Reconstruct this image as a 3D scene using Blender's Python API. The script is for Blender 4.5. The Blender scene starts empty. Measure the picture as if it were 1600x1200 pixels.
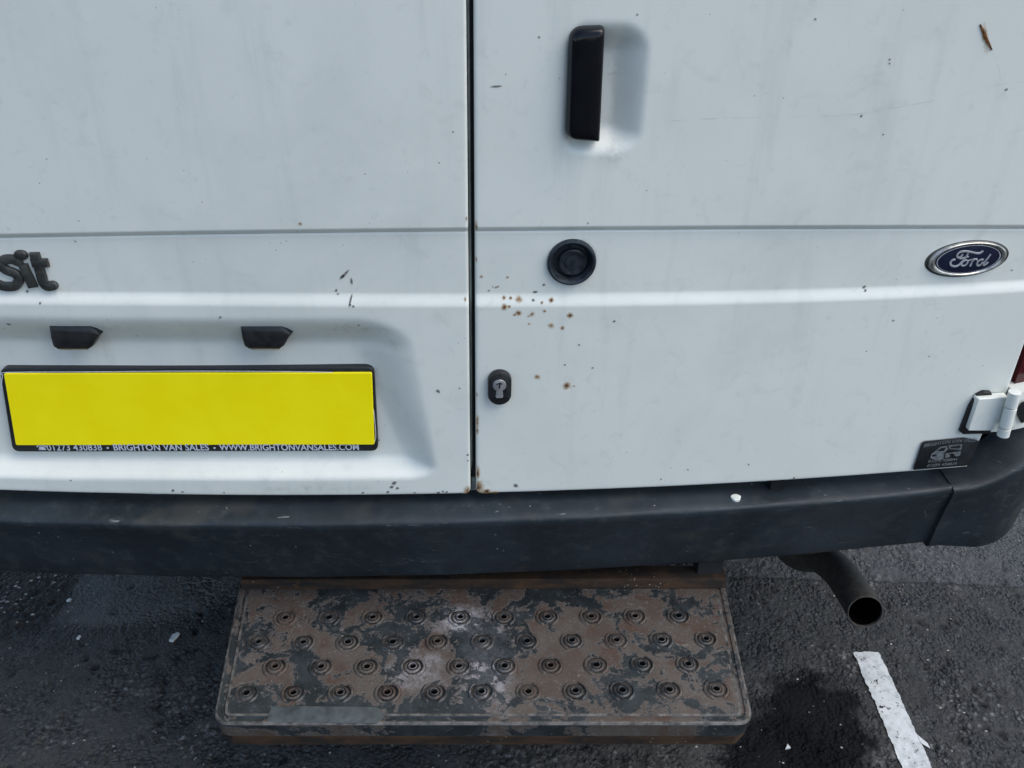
import bpy, math, random
import numpy as np
from mathutils import Matrix, Vector

random.seed(7)
scn = bpy.context.scene
COL = scn.collection

# ------------------------------------------------------------------ camera
FPX, PITCH, YAW, ROLL = 1500.0, math.radians(32.0), math.radians(3.667), math.radians(1.077)
CAM = np.array([0.0, 0.0, 1.519])
F = np.array([math.sin(YAW)*math.cos(PITCH), math.cos(YAW)*math.cos(PITCH), -math.sin(PITCH)])
R0 = np.array([math.cos(YAW), -math.sin(YAW), 0.0]); U0 = np.cross(R0, F)
RV = R0*math.cos(ROLL) + U0*math.sin(ROLL); UV = np.cross(RV, F)
cd = bpy.data.cameras.new('camera'); cam = bpy.data.objects.new('camera', cd); COL.objects.link(cam)
cd.sensor_width = 36.0; cd.lens = 36.0*FPX/1600.0; cd.clip_start = 0.02; cd.clip_end = 2000
m3 = Matrix([[RV[i], UV[i], -F[i]] for i in range(3)]).to_4x4(); m3.translation = Vector(CAM)
cam.matrix_world = m3; scn.camera = cam

# ------------------------------------------------------------------ sky, sun, exposure
SUN_EL, SUN_AZ = math.radians(55), math.radians(112)     # azimuth clockwise from +Y (towards the van)
w = bpy.data.worlds.new('World'); scn.world = w; w.use_nodes = True
nt = w.node_tree; bg = nt.nodes['Background']
sky = nt.nodes.new('ShaderNodeTexSky'); sky.sky_type = 'NISHITA'; sky.sun_disc = False
sky.sun_elevation = SUN_EL; sky.sun_rotation = SUN_AZ; sky.air_density = 1.0; sky.dust_density = 1.6; sky.ozone_density = 1.0
nt.links.new(sky.outputs[0], bg.inputs[0]); bg.inputs[1].default_value = 0.15
sd = bpy.data.lights.new('sun', 'SUN'); sd.energy = 1.3; sd.angle = math.radians(50); sd.color = (1.0, 0.96, 0.88)
sun = bpy.data.objects.new('sun', sd); COL.objects.link(sun)
sdir = Vector((math.sin(SUN_AZ)*math.cos(SUN_EL), math.cos(SUN_AZ)*math.cos(SUN_EL), math.sin(SUN_EL)))
sun.rotation_euler = (-sdir).to_track_quat('-Z', 'Y').to_euler(); sun.location = (3, -3, 6)
vs = scn.view_settings; vs.view_transform = 'Standard'; vs.look = 'None'; vs.exposure = 0.74; vs.gamma = 1.0
vs.use_curve_mapping = False

# ------------------------------------------------------------------ measuring helpers
DD, CB, XC = 1.13, 0.0463, 0.013                        # rear face of the van: Y = DD + CB*(X-XC)^2
def ray(px, py): return F + RV*(px-800)/FPX + UV*(600-py)/FPX
def S(X): return DD + CB*(X-XC)**2
def on_door(px, py, out=0.0):
    d = ray(px, py); y = DD-out
    for _ in range(12): y = S(y/d[1]*d[0]) - out
    t = y/d[1]; return (t*d[0], CAM[2]+t*d[2])          # (X, Z)
def on_z(px, py, z):
    d = ray(px, py); t = (z-CAM[2])/d[2]; return np.array([t*d[0], t*d[1], z])
def on_y(px, py, y):
    d = ray(px, py); t = y/d[1]; return CAM + t*d
def door_pt(X, Z, out=0.0):
    g = 2*CB*(X-XC); n = math.hypot(1, g)
    return (X + out*g/n, S(X) - out/n, Z)
def sst(a, b, x):
    t = np.clip((x-a)/(b-a), 0, 1); return t*t*(3-2*t)

# ------------------------------------------------------------------ object helpers
WORLD = {}
def thing(name, label, cat, loc=(0, 0, 0), group=None):
    o = bpy.data.objects.new(name, None); COL.objects.link(o); o.location = loc; WORLD[o] = np.array(loc, float)
    o.empty_display_size = 0.1; o['label'] = label; o['category'] = cat
    if group: o['group'] = group
    return o
def obj(name, V, Fs, mat, parent=None, smooth=True, label=None, kind=None, sharp=35, attr=None, origin=None):
    V = np.asarray(V, float)
    c = np.array(origin, float) if origin is not None else (V.min(0)+V.max(0))/2
    me = bpy.data.meshes.new(name); me.from_pydata((V-c).tolist(), [], [tuple(int(i) for i in f) for f in Fs])
    me.update(); me.validate()
    if attr:
        for k, v in attr.items():
            a = me.attributes.new(k, 'FLOAT', 'POINT'); a.data.foreach_set('value', np.asarray(v, np.float32))
    o = bpy.data.objects.new(name, me); COL.objects.link(o)
    if mat: me.materials.append(mat)
    if smooth:
        me.polygons.foreach_set('use_smooth', [True]*len(me.polygons))
        try: me.set_sharp_from_angle(angle=math.radians(sharp))
        except Exception: pass
    WORLD[o] = c
    if parent is not None:
        o.parent = parent; o.location = c - WORLD[parent]
    else: o.location = c
    if label: o['label'] = label
    if kind: o['kind'] = kind
    return o
def mirror(V): V = np.array(V, float).copy(); V[:, 0] = 2*XC - V[:, 0]; return V
def flip(Fs): return [tuple(reversed(f)) for f in Fs]
class MB:
    def __init__(s): s.V = []; s.F = []
    def add(s, V, Fs):
        n = len(s.V); s.V += [tuple(map(float, v)) for v in V]; s.F += [tuple(i+n for i in f) for f in Fs]; return s
def box(x0, x1, y0, y1, z0, z1):
    V = [(x, y, z) for z in (z0, z1) for y in (y0, y1) for x in (x0, x1)]
    return V, [(0, 2, 3, 1), (4, 5, 7, 6), (0, 1, 5, 4), (2, 6, 7, 3), (0, 4, 6, 2), (1, 3, 7, 5)]
def area(P): return 0.5*sum(P[i][0]*P[(i+1) % len(P)][1]-P[(i+1) % len(P)][0]*P[i][1] for i in range(len(P)))
def inset(P, d):
    n = len(P); out = []
    for i in range(n):
        a, b, c = np.array(P[i-1]), np.array(P[i]), np.array(P[(i+1) % n])
        e1 = (b-a)/(np.linalg.norm(b-a)+1e-12); e2 = (c-b)/(np.linalg.norm(c-b)+1e-12)
        n1 = np.array([-e1[1], e1[0]]); n2 = np.array([-e2[1], e2[0]]); m = n1+n2; q = max(np.dot(m, m), 0.6)
        out.append(tuple(b + m*2*d/q))
    return out
def slab(P, layers, mp, cap0=False):
    """stacked outlines (inset, height) mapped by mp(u, v, w)"""
    if area(P) < 0: P = P[::-1]
    n = len(P); V = []; Fs = []
    for (i_, h) in layers:
        V += [mp(u, v, h) for (u, v) in (inset(P, i_) if i_ else P)]
    for k in range(len(layers)-1):
        for i in range(n):
            j = (i+1) % n; Fs.append((k*n+i, k*n+j, (k+1)*n+j, (k+1)*n+i))
    Fs.append(tuple(range((len(layers)-1)*n, len(layers)*n)))
    if cap0: Fs.append(tuple(reversed(range(n))))
    return V, Fs
def rnd_poly(P, r, n=5):
    """round the corners of a polygon; r is one radius or one for each corner"""
    out = []; N = len(P); rs = r if hasattr(r, '__len__') else [r]*N
    for i in range(N):
        a, b, c = [np.array(P[k % N], float) for k in (i-1, i, i+1)]
        e1 = (a-b); l1 = np.linalg.norm(e1); e1 = e1/l1; e2 = (c-b); l2 = np.linalg.norm(e2); e2 = e2/l2
        if rs[i] <= 0: out.append(tuple(b)); continue
        half = math.acos(max(-1, min(1, np.dot(e1, e2))))/2; t = min(rs[i]/math.tan(half), l1*.48, l2*.48); 
        p0 = b+e1*t; p1 = b+e2*t
        for k in range(n+1):
            s = k/n; out.append(tuple(p0*(1-s)**2 + b*2*s*(1-s) + p1*s*s))
    return out
def smooth_line(P, n=6):
    P = [np.array(p, float) for p in P]; Q = [2*P[0]-P[1]]+P+[2*P[-1]-P[-2]]; out = []
    for i in range(1, len(Q)-2):
        for k in range(n):
            t = k/n; a, b, c, d = Q[i-1:i+3]
            out.append(0.5*((2*b)+(c-a)*t+(2*a-5*b+4*c-d)*t*t+(-a+3*b-3*c+d)*t**3))
    out.append(P[-1]); return out
def ribbon(P, wd, n=6, capn=4, taper=None, flat_ends=False):
    L = smooth_line(P, n) if len(P) > 2 else [np.array(p, float) for p in P]; a = []; b = []
    for i, p in enumerate(L):
        t = L[min(i+1, len(L)-1)]-L[max(i-1, 0)]; t = t/(np.linalg.norm(t)+1e-12); nn = np.array([-t[1], t[0]])
        h = wd/2*(taper(i/(len(L)-1)) if taper else 1); a.append(p+nn*h); b.append(p-nn*h)
    def cap(p, q):
        c = (p+q)/2; v = p-c
        return [c+np.array([v[0]*math.cos(x)+v[1]*math.sin(x), -v[0]*math.sin(x)+v[1]*math.cos(x)]) for x in [math.pi*k/capn for k in range(1, capn)]]
    if flat_ends: return [tuple(p) for p in a+b[::-1]]
    return [tuple(p) for p in a + cap(a[-1], b[-1]) + b[::-1] + cap(b[0], a[0])]
def lathe(prof, mp, n=32, sx=1.0, sy=1.0, close=False):
    V = []; Fs = []
    for (r, h) in prof:
        for k in range(n):
            t = 2*math.pi*k/n; V.append(mp(r*sx*math.cos(t), r*sy*math.sin(t), h))
    for i in range(len(prof)-1):
        for k in range(n):
            j = (k+1) % n; Fs.append((i*n+k, i*n+j, (i+1)*n+j, (i+1)*n+k))
    if close: Fs.append(tuple(range((len(prof)-1)*n, len(prof)*n)))
    return V, Fs
def tube(P, rad, n=20, cap=True):
    P = [np.array(p, float) for p in P]; V = []; Fs = []; rs = rad if hasattr(rad, '__len__') else [rad]*len(P)
    up = np.array([0.0, 0, 1])
    for i, p in enumerate(P):
        t = P[min(i+1, len(P)-1)]-P[max(i-1, 0)]; t /= np.linalg.norm(t)
        if i == 0: a = np.cross(t, up if abs(t[2]) < .9 else np.array([1.0, 0, 0]))
        a = a - t*np.dot(a, t); a /= np.linalg.norm(a); b = np.cross(t, a)
        for k in range(n):
            x = 2*math.pi*k/n; V.append(p + rs[i]*(a*math.cos(x)+b*math.sin(x)))
    for i in range(len(P)-1):
        for k in range(n):
            j = (k+1) % n; Fs.append((i*n+k, i*n+j, (i+1)*n+j, (i+1)*n+k))
    if cap: Fs.append(tuple(reversed(range(n)))); Fs.append(tuple(range((len(P)-1)*n, len(P)*n)))
    return V, Fs
def grid_faces(nr, nc, off=0):
    a = np.arange(nr*nc).reshape(nr, nc)+off
    return np.stack([a[:-1, :-1].ravel(), a[:-1, 1:].ravel(), a[1:, 1:].ravel(), a[1:, :-1].ravel()], 1)
def text_geo(s, offset=0.0, size=1.0):
    cu = bpy.data.curves.new('t', 'FONT'); cu.body = s; cu.size = size; cu.offset = offset; cu.resolution_u = 3
    cu.fill_mode = 'FRONT'
    o = bpy.data.objects.new('t', cu); COL.objects.link(o); bpy.context.view_layer.update()
    dg = bpy.context.evaluated_depsgraph_get(); me = o.evaluated_get(dg).to_mesh()
    V = np.array([v.co[:2] for v in me.vertices]); Fs = [tuple(p.vertices) for p in me.polygons]
    o.evaluated_get(dg).to_mesh_clear(); bpy.data.objects.remove(o); bpy.data.curves.remove(cu)
    return V, Fs

# ------------------------------------------------------------------ noise in numpy
def hsh(i, j, k=0):
    n = (i.astype(np.int64)*374761393 + j.astype(np.int64)*668265263 + k*974634777) & 0x7fffffff
    n = ((n ^ (n >> 13))*1274126177) & 0x7fffffff; n = ((n ^ (n >> 15))*2246822519) & 0x7fffffff
    return ((n ^ (n >> 16)) & 0xffff)/65535.0
def vnoise(x, y, k=0):
    i, j = np.floor(x), np.floor(y); u, v = x-i, y-j; u = u*u*(3-2*u); v = v*v*(3-2*v)
    return (hsh(i, j, k)*(1-u)+hsh(i+1, j, k)*u)*(1-v)+(hsh(i, j+1, k)*(1-u)+hsh(i+1, j+1, k)*u)*v
def fbm(x, y, k=0, o=4): return sum(vnoise(x*2**i, y*2**i, k+i)*0.5**(i+1) for i in range(o))
def worley(x, y, k=0):
    i, j = np.floor(x), np.floor(y); best = np.full(x.shape, 9.0); idv = np.zeros(x.shape)
    for a in (-1, 0, 1):
        for b in (-1, 0, 1):
            ci, cj = i+a, j+b; dx = ci+0.15+0.7*hsh(ci, cj, k)-x; dy = cj+0.15+0.7*hsh(ci, cj, k+1)-y
            d = dx*dx+dy*dy; m = d < best; best = np.where(m, d, best); idv = np.where(m, hsh(ci, cj, k+2), idv)
    return np.sqrt(best), idv

# ------------------------------------------------------------------ materials
class NT:
    def __init__(s, name):
        s.m = bpy.data.materials.new(name); s.m.use_nodes = True; s.t = s.m.node_tree; s.b = s.t.nodes['Principled BSDF']
        s.out = s.t.nodes['Material Output']; s.pos = s.t.nodes.new('ShaderNodeNewGeometry').outputs['Position']
    def n(s, typ, **kw):
        o = s.t.nodes.new(typ)
        for k, v in kw.items(): setattr(o, k, v)
        return o
    def put(s, sock, v):
        if hasattr(v, 'is_linked') or hasattr(v, 'links'): s.t.links.new(v, sock)
        else: sock.default_value = v
    def math(s, op, a, b=0.0, c=0.0, clamp=False):
        o = s.n('ShaderNodeMath', operation=op, use_clamp=clamp); s.put(o.inputs[0], a); s.put(o.inputs[1], b); s.put(o.inputs[2], c); return o.outputs[0]
    def noise(s, scale, detail=4, rough=.55, dist=0.0, vec=None):
        o = s.n('ShaderNodeTexNoise'); s.put(o.inputs['Vector'], s.pos if vec is None else vec)
        o.inputs['Scale'].default_value = scale; o.inputs['Detail'].default_value = detail
        o.inputs['Roughness'].default_value = rough; o.inputs['Distortion'].default_value = dist; return o.outputs[0]
    def vor(s, scale, feature='F1', out=0, vec=None):
        o = s.n('ShaderNodeTexVoronoi', feature=feature); s.put(o.inputs['Vector'], s.pos if vec is None else vec); o.inputs['Scale'].default_value = scale; return o.outputs[out]
    def map(s, sc=(1, 1, 1), loc=(0, 0, 0), rot=(0, 0, 0)):
        o = s.n('ShaderNodeMapping'); s.put(o.inputs[0], s.pos); o.inputs['Scale'].default_value = sc; o.inputs['Location'].default_value = loc; o.inputs['Rotation'].default_value = rot; return o.outputs[0]
    def ramp(s, v, a, b, lo=0.0, hi=1.0):
        o = s.n('ShaderNodeMapRange', interpolation_type='SMOOTHSTEP'); s.put(o.inputs[0], v)
        for i, x in enumerate((a, b, lo, hi)): o.inputs[i+1].default_value = x
        return o.outputs[0]
    def mix(s, f, a, b):
        o = s.n('ShaderNodeMix', data_type='RGBA'); s.put(o.inputs[0], f)
        s.put(o.inputs[6], a if hasattr(a, 'links') else (*a, 1)); s.put(o.inputs[7], b if hasattr(b, 'links') else (*b, 1)); return o.outputs[2]
    def attr(s, name): return s.n('ShaderNodeAttribute', attribute_name=name).outputs['Fac']
    def xyz(s):
        o = s.n('ShaderNodeSeparateXYZ'); s.put(o.inputs[0], s.pos); return o.outputs
    def blob(s, c, r, wob=0.35, scale=None):
        """soft stain mask round a world point, its edge broken by noise"""
        o = s.n('ShaderNodeVectorMath', operation='SUBTRACT'); s.put(o.inputs[0], s.pos); o.inputs[1].default_value = c
        q = s.n('ShaderNodeVectorMath', operation='MULTIPLY'); s.put(q.inputs[0], o.outputs[0]); q.inputs[1].default_value = [1.0/x if x else 0 for x in r]
        l = s.n('ShaderNodeVectorMath', operation='LENGTH'); s.put(l.inputs[0], q.outputs[0])
        return s.math('ADD', l.outputs['Value'], s.math('MULTIPLY', s.math('SUBTRACT', s.noise(scale or 2.2/r[0], 5), .5), wob*2))
    def bump(s, h, strength=.3, dist=.001, prev=None):
        o = s.n('ShaderNodeBump'); o.inputs['Strength'].default_value = strength; o.inputs['Distance'].default_value = dist
        s.put(o.inputs['Height'], h)
        if prev is not None: s.put(o.inputs['Normal'], prev)
        return o.outputs[0]
    def set(s, col=None, rough=None, metal=None, spec=None, normal=None, coat=None):
        for k, v in (('Base Color', (*col, 1) if isinstance(col, tuple) else col), ('Roughness', rough), ('Metallic', metal), ('Specular IOR Level', spec), ('Normal', normal), ('Coat Weight', coat)):
            if v is not None: s.put(s.b.inputs[k], v)
        return s.m
    def alpha(s, a):
        tr = s.n('ShaderNodeBsdfTransparent'); mx = s.n('ShaderNodeMixShader'); s.put(mx.inputs[0], a)
        s.t.links.new(tr.outputs[0], mx.inputs[1]); s.t.links.new(s.b.outputs[0], mx.inputs[2]); s.t.links.new(mx.outputs[0], s.out.inputs[0]); return s.m

def mat_paint(name='white_paint', dirt=1.0):
    t = NT(name)
    st = t.noise(9, 5, .6, vec=t.map((3.0, 3.0, .35))); bl = t.noise(3.2, 4, .55, .4); fi = t.noise(60, 4, .6)
    c = t.mix(t.ramp(bl, .38, .72, 0, .55*dirt), (.70, .715, .655), (.62, .635, .58))
    c = t.mix(t.ramp(st, .52, .78, 0, .4*dirt), c, (.51, .535, .49))
    c = t.mix(t.ramp(fi, .60, .78, 0, .30*dirt), c, (.47, .49, .45))
    c = t.mix(t.ramp(t.noise(1.7, 6, .62, .8), .48, .74, 0, .55*dirt), c, (.53, .555, .51)); c = t.mix(t.ramp(t.noise(22, 6, .7, 1.0), .54, .74, 0, .35*dirt), c, (.50, .52, .475))
    sp = t.vor(95); sel = t.noise(14, 2)
    c = t.mix(t.math('MULTIPLY', t.ramp(sp, .10, .05), t.ramp(sel, .60, .66)), c, (.25, .24, .22))
    sp2 = t.vor(26); c = t.mix(t.math('MULTIPLY', t.ramp(sp2, .040, .018), t.ramp(t.noise(7, 2), .54, .58, 0, .6)), c, (.18, .18, .17))
    return t.set(c, t.ramp(bl, .3, .7, .34, .48), spec=.45, normal=t.bump(t.math('ADD', t.noise(7, 2), t.math('MULTIPLY', t.noise(500, 2), .004)), .14, .004))
def mat_simple(name, col, rough=.5, metal=0.0, spec=.5, var=.25, scale=60, bump=.15):
    t = NT(name); f = t.noise(scale, 5, .6); d = tuple(x*(1-var) for x in col); l = tuple(min(1, x*(1+var)) for x in col)
    return t.set(t.mix(t.ramp(f, .3, .7), d, l), t.ramp(f, .3, .7, max(.04, rough-.08), rough+.08), metal, spec, t.bump(f, bump, .0006))
def mat_bumper():
    t = NT('bumper_plastic'); f = t.noise(220, 3); g = t.noise(6, 5, .6); g2 = t.noise(38, 6, .65)
    c = t.mix(t.ramp(g, .35, .7), (.014, .020, .025), (.025, .034, .042))
    c = t.mix(t.ramp(t.math('ADD', g2, t.math('MULTIPLY', t.math('SUBTRACT', t.noise(240, 5, .75), .5), .5)), .50, .78, 0, .5), c, (.058, .068, .068))
    c = t.mix(t.math('MULTIPLY', t.ramp(t.noise(9, 3), .56, .72), .5), c, (.058, .056, .048))
    scr = t.noise(30, 3, .6, 1.5, vec=t.map((1, 1, 9), rot=(0, .9, .3))); scr2 = t.noise(11, 2)
    c = t.mix(t.math('MULTIPLY', t.ramp(scr, .66, .71, 0, .8), t.ramp(scr2, .48, .56)), c, (.17, .18, .18))
    dots = t.vor(55); c = t.mix(t.math('MULTIPLY', t.ramp(dots, .09, .04), t.ramp(t.noise(8, 2), .56, .6)), c, (.30, .31, .30))
    return t.set(c, t.ramp(g2, .35, .7, .46, .66), spec=.32, normal=t.bump(t.math('ADD', f, t.math('MULTIPLY', g2, 2)), .18, .0006))
def mat_rust_decal():
    t = NT('rust_stain'); a = t.attr('fall'); n1 = t.noise(420, 5, .65); n2 = t.noise(160, 4, .6)
    v = t.math('ADD', a, t.math('MULTIPLY', t.math('SUBTRACT', n2, .5), 1.0))
    c = t.mix(t.ramp(v, .30, .70), (.60, .47, .24), (.30, .15, .045)); c = t.mix(t.ramp(t.math('ADD', v, t.math('MULTIPLY', n1, .3)), .92, 1.15), c, (.05, .024, .012))
    t.set(c, .85, spec=.2, normal=t.bump(n1, .6, .001)); return t.alpha(t.math('MULTIPLY', t.ramp(v, .10, 1.15), .92))
def mat_chip_decal():
    t = NT('paint_chip'); a = t.attr('fall'); n2 = t.noise(700, 4, .6)
    v = t.math('ADD', a, t.math('MULTIPLY', t.math('SUBTRACT', n2, .5), .9)); t.set((.06, .058, .055), .7); return t.alpha(t.ramp(v, .36, .60, 0, .62))
def mat_smudge():
    t = NT('grime_smudge'); a = t.attr('fall'); n2 = t.noise(95, 6, .7, .6)
    v = t.math('MULTIPLY', a, t.ramp(n2, .30, .75)); t.set((.22, .225, .21), .8); return t.alpha(t.ramp(v, .0, .8, 0, .16))
def mat_scratch():
    t = NT('fine_scratch'); t.set((.20, .20, .19), .7); return t.alpha(t.ramp(t.noise(40, 4, .7), .40, .65, .0, .10))
def mat_step():
    t = NT('rusted_step_plate'); n1 = t.noise(12.5, 10, .66, .5); n2 = t.noise(75, 8, .72, .4); n3 = t.noise(11, 4, .6); fine = t.noise(420, 5, .7)
    v = t.math('ADD', t.math('MULTIPLY', n1, .72), t.math('MULTIPLY', n2, .28))
    v = t.math('ADD', v, t.math('MULTIPLY', t.math('SUBTRACT', t.noise(260, 5, .7), .5), .10)); m = t.ramp(v, .484, .506)
    pa = t.mix(t.ramp(t.noise(33, 5), .35, .7), (.014, .018, .020), (.030, .037, .040))
    pa = t.mix(t.ramp(fine, .58, .70, 0, .7), pa, (.115, .11, .10))
    ru = t.mix(t.ramp(n3, .35, .65), (.062, .045, .034), (.082, .068, .056)); ru = t.mix(t.ramp(t.noise(24, 5, .6), .48, .66, 0, .85), ru, (.062, .033, .021))
    ru = t.mix(t.ramp(fine, .52, .72, 0, .6), ru, (.045, .035, .03)); ru = t.mix(t.ramp(t.noise(300, 3), .64, .72, 0, .6), ru, (.17, .16, .15))
    edge = t.math('MULTIPLY', t.ramp(v, .482, .492), t.ramp(v, .517, .504))
    c = t.mix(m, pa, ru); c = t.mix(t.math('MULTIPLY', edge, .5), c, (.13, .12, .11))
    c = t.mix(t.math('MULTIPLY', t.ramp(t.noise(150, 6, .75), .56, .66), t.ramp(t.noise(9, 4), .40, .62)), c, (.17, .165, .155)); c = t.mix(t.ramp(t.noise(190, 5, .7), .60, .70, 0, .7), c, (.016, .015, .014))
    # sky glare and white powder painted into the colour over the plate's middle
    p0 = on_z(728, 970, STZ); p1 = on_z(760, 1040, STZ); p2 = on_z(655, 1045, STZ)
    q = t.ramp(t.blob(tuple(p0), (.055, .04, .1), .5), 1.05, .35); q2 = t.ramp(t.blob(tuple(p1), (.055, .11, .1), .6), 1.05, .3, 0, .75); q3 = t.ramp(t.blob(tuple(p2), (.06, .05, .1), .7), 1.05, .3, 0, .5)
    glare_powder = t.math('MULTIPLY', t.math('MAXIMUM', t.math('MAXIMUM', q, q2), q3), t.ramp(t.math('ADD', t.math('MULTIPLY', fine, .5), t.math('MULTIPLY', n2, .5)), .40, .60, .12, .95))
    glare_powder = t.math('MULTIPLY', glare_powder, t.ramp(m, 0, 1, .25, 1)); c = t.mix(glare_powder, c, (.33, .33, .35))
    return t.set(c, t.ramp(m, 0, 1, .38, .72), spec=.45, normal=t.bump(t.math('ADD', m, t.math('ADD', t.math('MULTIPLY', fine, .9), n2)), .55, .0012))
def mat_dirt():
    t = NT('packed_dirt'); n1 = t.noise(34, 6, .7, .4); f = t.noise(260, 5, .7)
    c = t.mix(t.ramp(t.math('ADD', n1, t.math('MULTIPLY', t.math('SUBTRACT', f, .5), .6)), .40, .62), (.010, .010, .010), (.060, .052, .045)); return t.set(c, .85, spec=.25, normal=t.bump(f, .5, .001))
def mat_rust(name='rusty_steel', k=1.0):
    t = NT(name); n1 = t.noise(26, 8, .66, vec=t.map((.6, 1, 2.2))); f = t.noise(300, 5, .7)
    c = t.mix(t.ramp(n1, .38, .62), (.038*k, .028*k, .022*k), (.115*k, .062*k, .030*k)); c = t.mix(t.ramp(t.noise(50, 5), .58, .70, 0, .7), c, (.17*k, .085*k, .03*k)); c = t.mix(t.ramp(f, .55, .75, 0, .5), c, (.02, .017, .015))
    c = t.mix(t.math('MULTIPLY', t.ramp(t.vor(120), .16, .06), t.ramp(t.noise(12, 2), .55, .6)), c, (.32, .30, .27))
    return t.set(c, .8, spec=.3, normal=t.bump(t.math('ADD', f, n1), .5, .001))

SWET = on_z(1275, 1130, 0); LPATCH = on_z(215, 915, 0); SOIL = on_z(30, 920, 0)
def mat_asphalt():
    t = NT('asphalt'); st = t.attr('stone'); sid = t.attr('stone_id'); pit = t.attr('pit')
    lo = t.noise(2.6, 5, .6, .3); mid = t.noise(28, 6, .65); fi = t.noise(330, 5, .7); x = t.xyz()
    c = t.mix(t.ramp(lo, .36, .66), (.033, .032, .029), (.057, .056, .052)); c = t.mix(t.ramp(mid, .44, .70, 0, .7), c, (.068, .067, .065)); c = t.mix(t.ramp(fi, .48, .72, 0, .7), c, (.014, .015, .016))
    c = t.mix(t.math('MULTIPLY', t.ramp(st, .35, .8), t.ramp(sid, .40, 1.0, .0, .9)), c, (.155, .155, .150))
    c = t.mix(t.math('MULTIPLY', st, t.ramp(sid, .965, .99)), c, (.20, .20, .19))
    c = t.mix(t.ramp(pit, .25, .8, 0, .8), c, (.010, .011, .012))
    wv = t.n('ShaderNodeTexVoronoi', feature='SMOOTH_F1'); wn = t.n('ShaderNodeVectorMath', operation='ADD'); t.put(wn.inputs[0], t.pos); wo = t.n('ShaderNodeTexNoise'); t.put(wo.inputs['Vector'], t.pos); wo.inputs['Scale'].default_value = 70; wsc = t.n('ShaderNodeVectorMath', operation='SCALE'); t.put(wsc.inputs[0], wo.outputs['Color']); wsc.inputs['Scale'].default_value = .012; t.put(wn.inputs[1], wsc.outputs[0]); t.put(wv.inputs['Vector'], wn.outputs[0]); wv.inputs['Scale'].default_value = 125; wv.inputs['Smoothness'].default_value = .25
    cell = wv.outputs[0]; stony = t.ramp(t.noise(15, 5, .65), .40, .62)
    c = t.mix(t.math('MULTIPLY', t.ramp(cell, .42, .72), t.math('ADD', t.math('MULTIPLY', stony, .6), .2)), c, (.008, .008, .009)); c = t.mix(t.math('MULTIPLY', t.ramp(cell, .28, .10), t.math('MULTIPLY', stony, .35)), c, (.13, .13, .125))
    gl = t.vor(170); c = t.mix(t.math('MULTIPLY', t.ramp(gl, .13, .05), t.ramp(t.noise(23, 3), .58, .64)), c, (.36, .37, .36))
    wet = t.ramp(t.blob(tuple(SWET), (.115, .15, 1), .48), 1.05, .66); c = t.mix(t.math('MULTIPLY', wet, .90), c, (.006, .006, .007))
    wl = t.ramp(t.blob(tuple(on_z(1225, 1185, 0)), (.13, .11, 1), .40), 1.05, .72); wet = t.math('MAXIMUM', wet, wl); c = t.mix(t.math('MULTIPLY', wl, .90), c, (.006, .006, .007))
    wp2 = on_z(1190, 1110, 0); wet2 = t.ramp(t.blob(tuple(wp2), (.05, .035, 1), .4), 1.1, .6); c = t.mix(t.math('MULTIPLY', wet2, .8), c, (.006, .006, .007))
    # an older, paler resurfaced strip with a tar seam at its near edge
    sa, sb = on_z(1230, 905, 0), on_z(1590, 916, 0); k = (sb[1]-sa[1])/(sb[0]-sa[0])
    dist = t.math('ADD', t.math('SUBTRACT', x[1], t.math('ADD', t.math('MULTIPLY', x[0], k), sa[1]-k*sa[0])), t.math('MULTIPLY', t.math('SUBTRACT', t.noise(18, 4), .5), .02))
    old = t.math('MULTIPLY', t.ramp(dist, -.004, .008), t.ramp(x[0], .30, .55)); c = t.mix(t.math('MULTIPLY', old, .45), c, (.082, .086, .088))
    seam = t.math('MULTIPLY', t.ramp(t.math('ABSOLUTE', dist), .005, .001), t.ramp(x[0], .40, .60)); c = t.mix(t.math('MULTIPLY', seam, .7), c, (.012, .012, .012))
    pat = t.ramp(t.blob(tuple(LPATCH), (.25, .13, 1), .25), 1.05, .75); c = t.mix(t.math('MULTIPLY', pat, .75), c, (.13, .125, .112))
    so = t.ramp(t.blob(tuple(SOIL), (.13, .16, 1), .35), 1.1, .85); c = t.mix(t.math('MULTIPLY', so, .9), c, t.mix(t.ramp(t.noise(120, 6, .7), .45, .65), (.014, .010, .007), (.048, .034, .022)))
    return t.set(c, t.math('SUBTRACT', t.ramp(fi, .3, .7, .34, .75), t.math('MULTIPLY', wet, .0)), spec=t.math('SUBTRACT', .30, t.math('MULTIPLY', wet, .25)), normal=t.bump(t.math('ADD', fi, t.math('ADD', t.noise(130, 4, .6), t.math('ADD', t.math('MULTIPLY', cell, t.math('ADD', t.math('MULTIPLY', stony, -2.4), -.5)), t.math('MULTIPLY', mid, .5)))), .9, .0035))
def mat_line():
    t = NT('worn_road_paint'); n1 = t.noise(75, 7, .68, .5); n2 = t.noise(16, 3)
    c = t.mix(t.ramp(t.noise(40, 6, .65), .4, .7), (.52, .54, .53), (.36, .38, .37)); c = t.mix(t.math('MULTIPLY', t.ramp(t.vor(150), .22, .12), t.ramp(t.noise(60, 3), .48, .56)), c, (.08, .08, .08))
    t.set(c, .7, normal=t.bump(n1, .5, .001)); v = t.math('ADD', n1, t.math('MULTIPLY', n2, .35)); return t.alpha(t.ramp(v, .83, .78))

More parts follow.
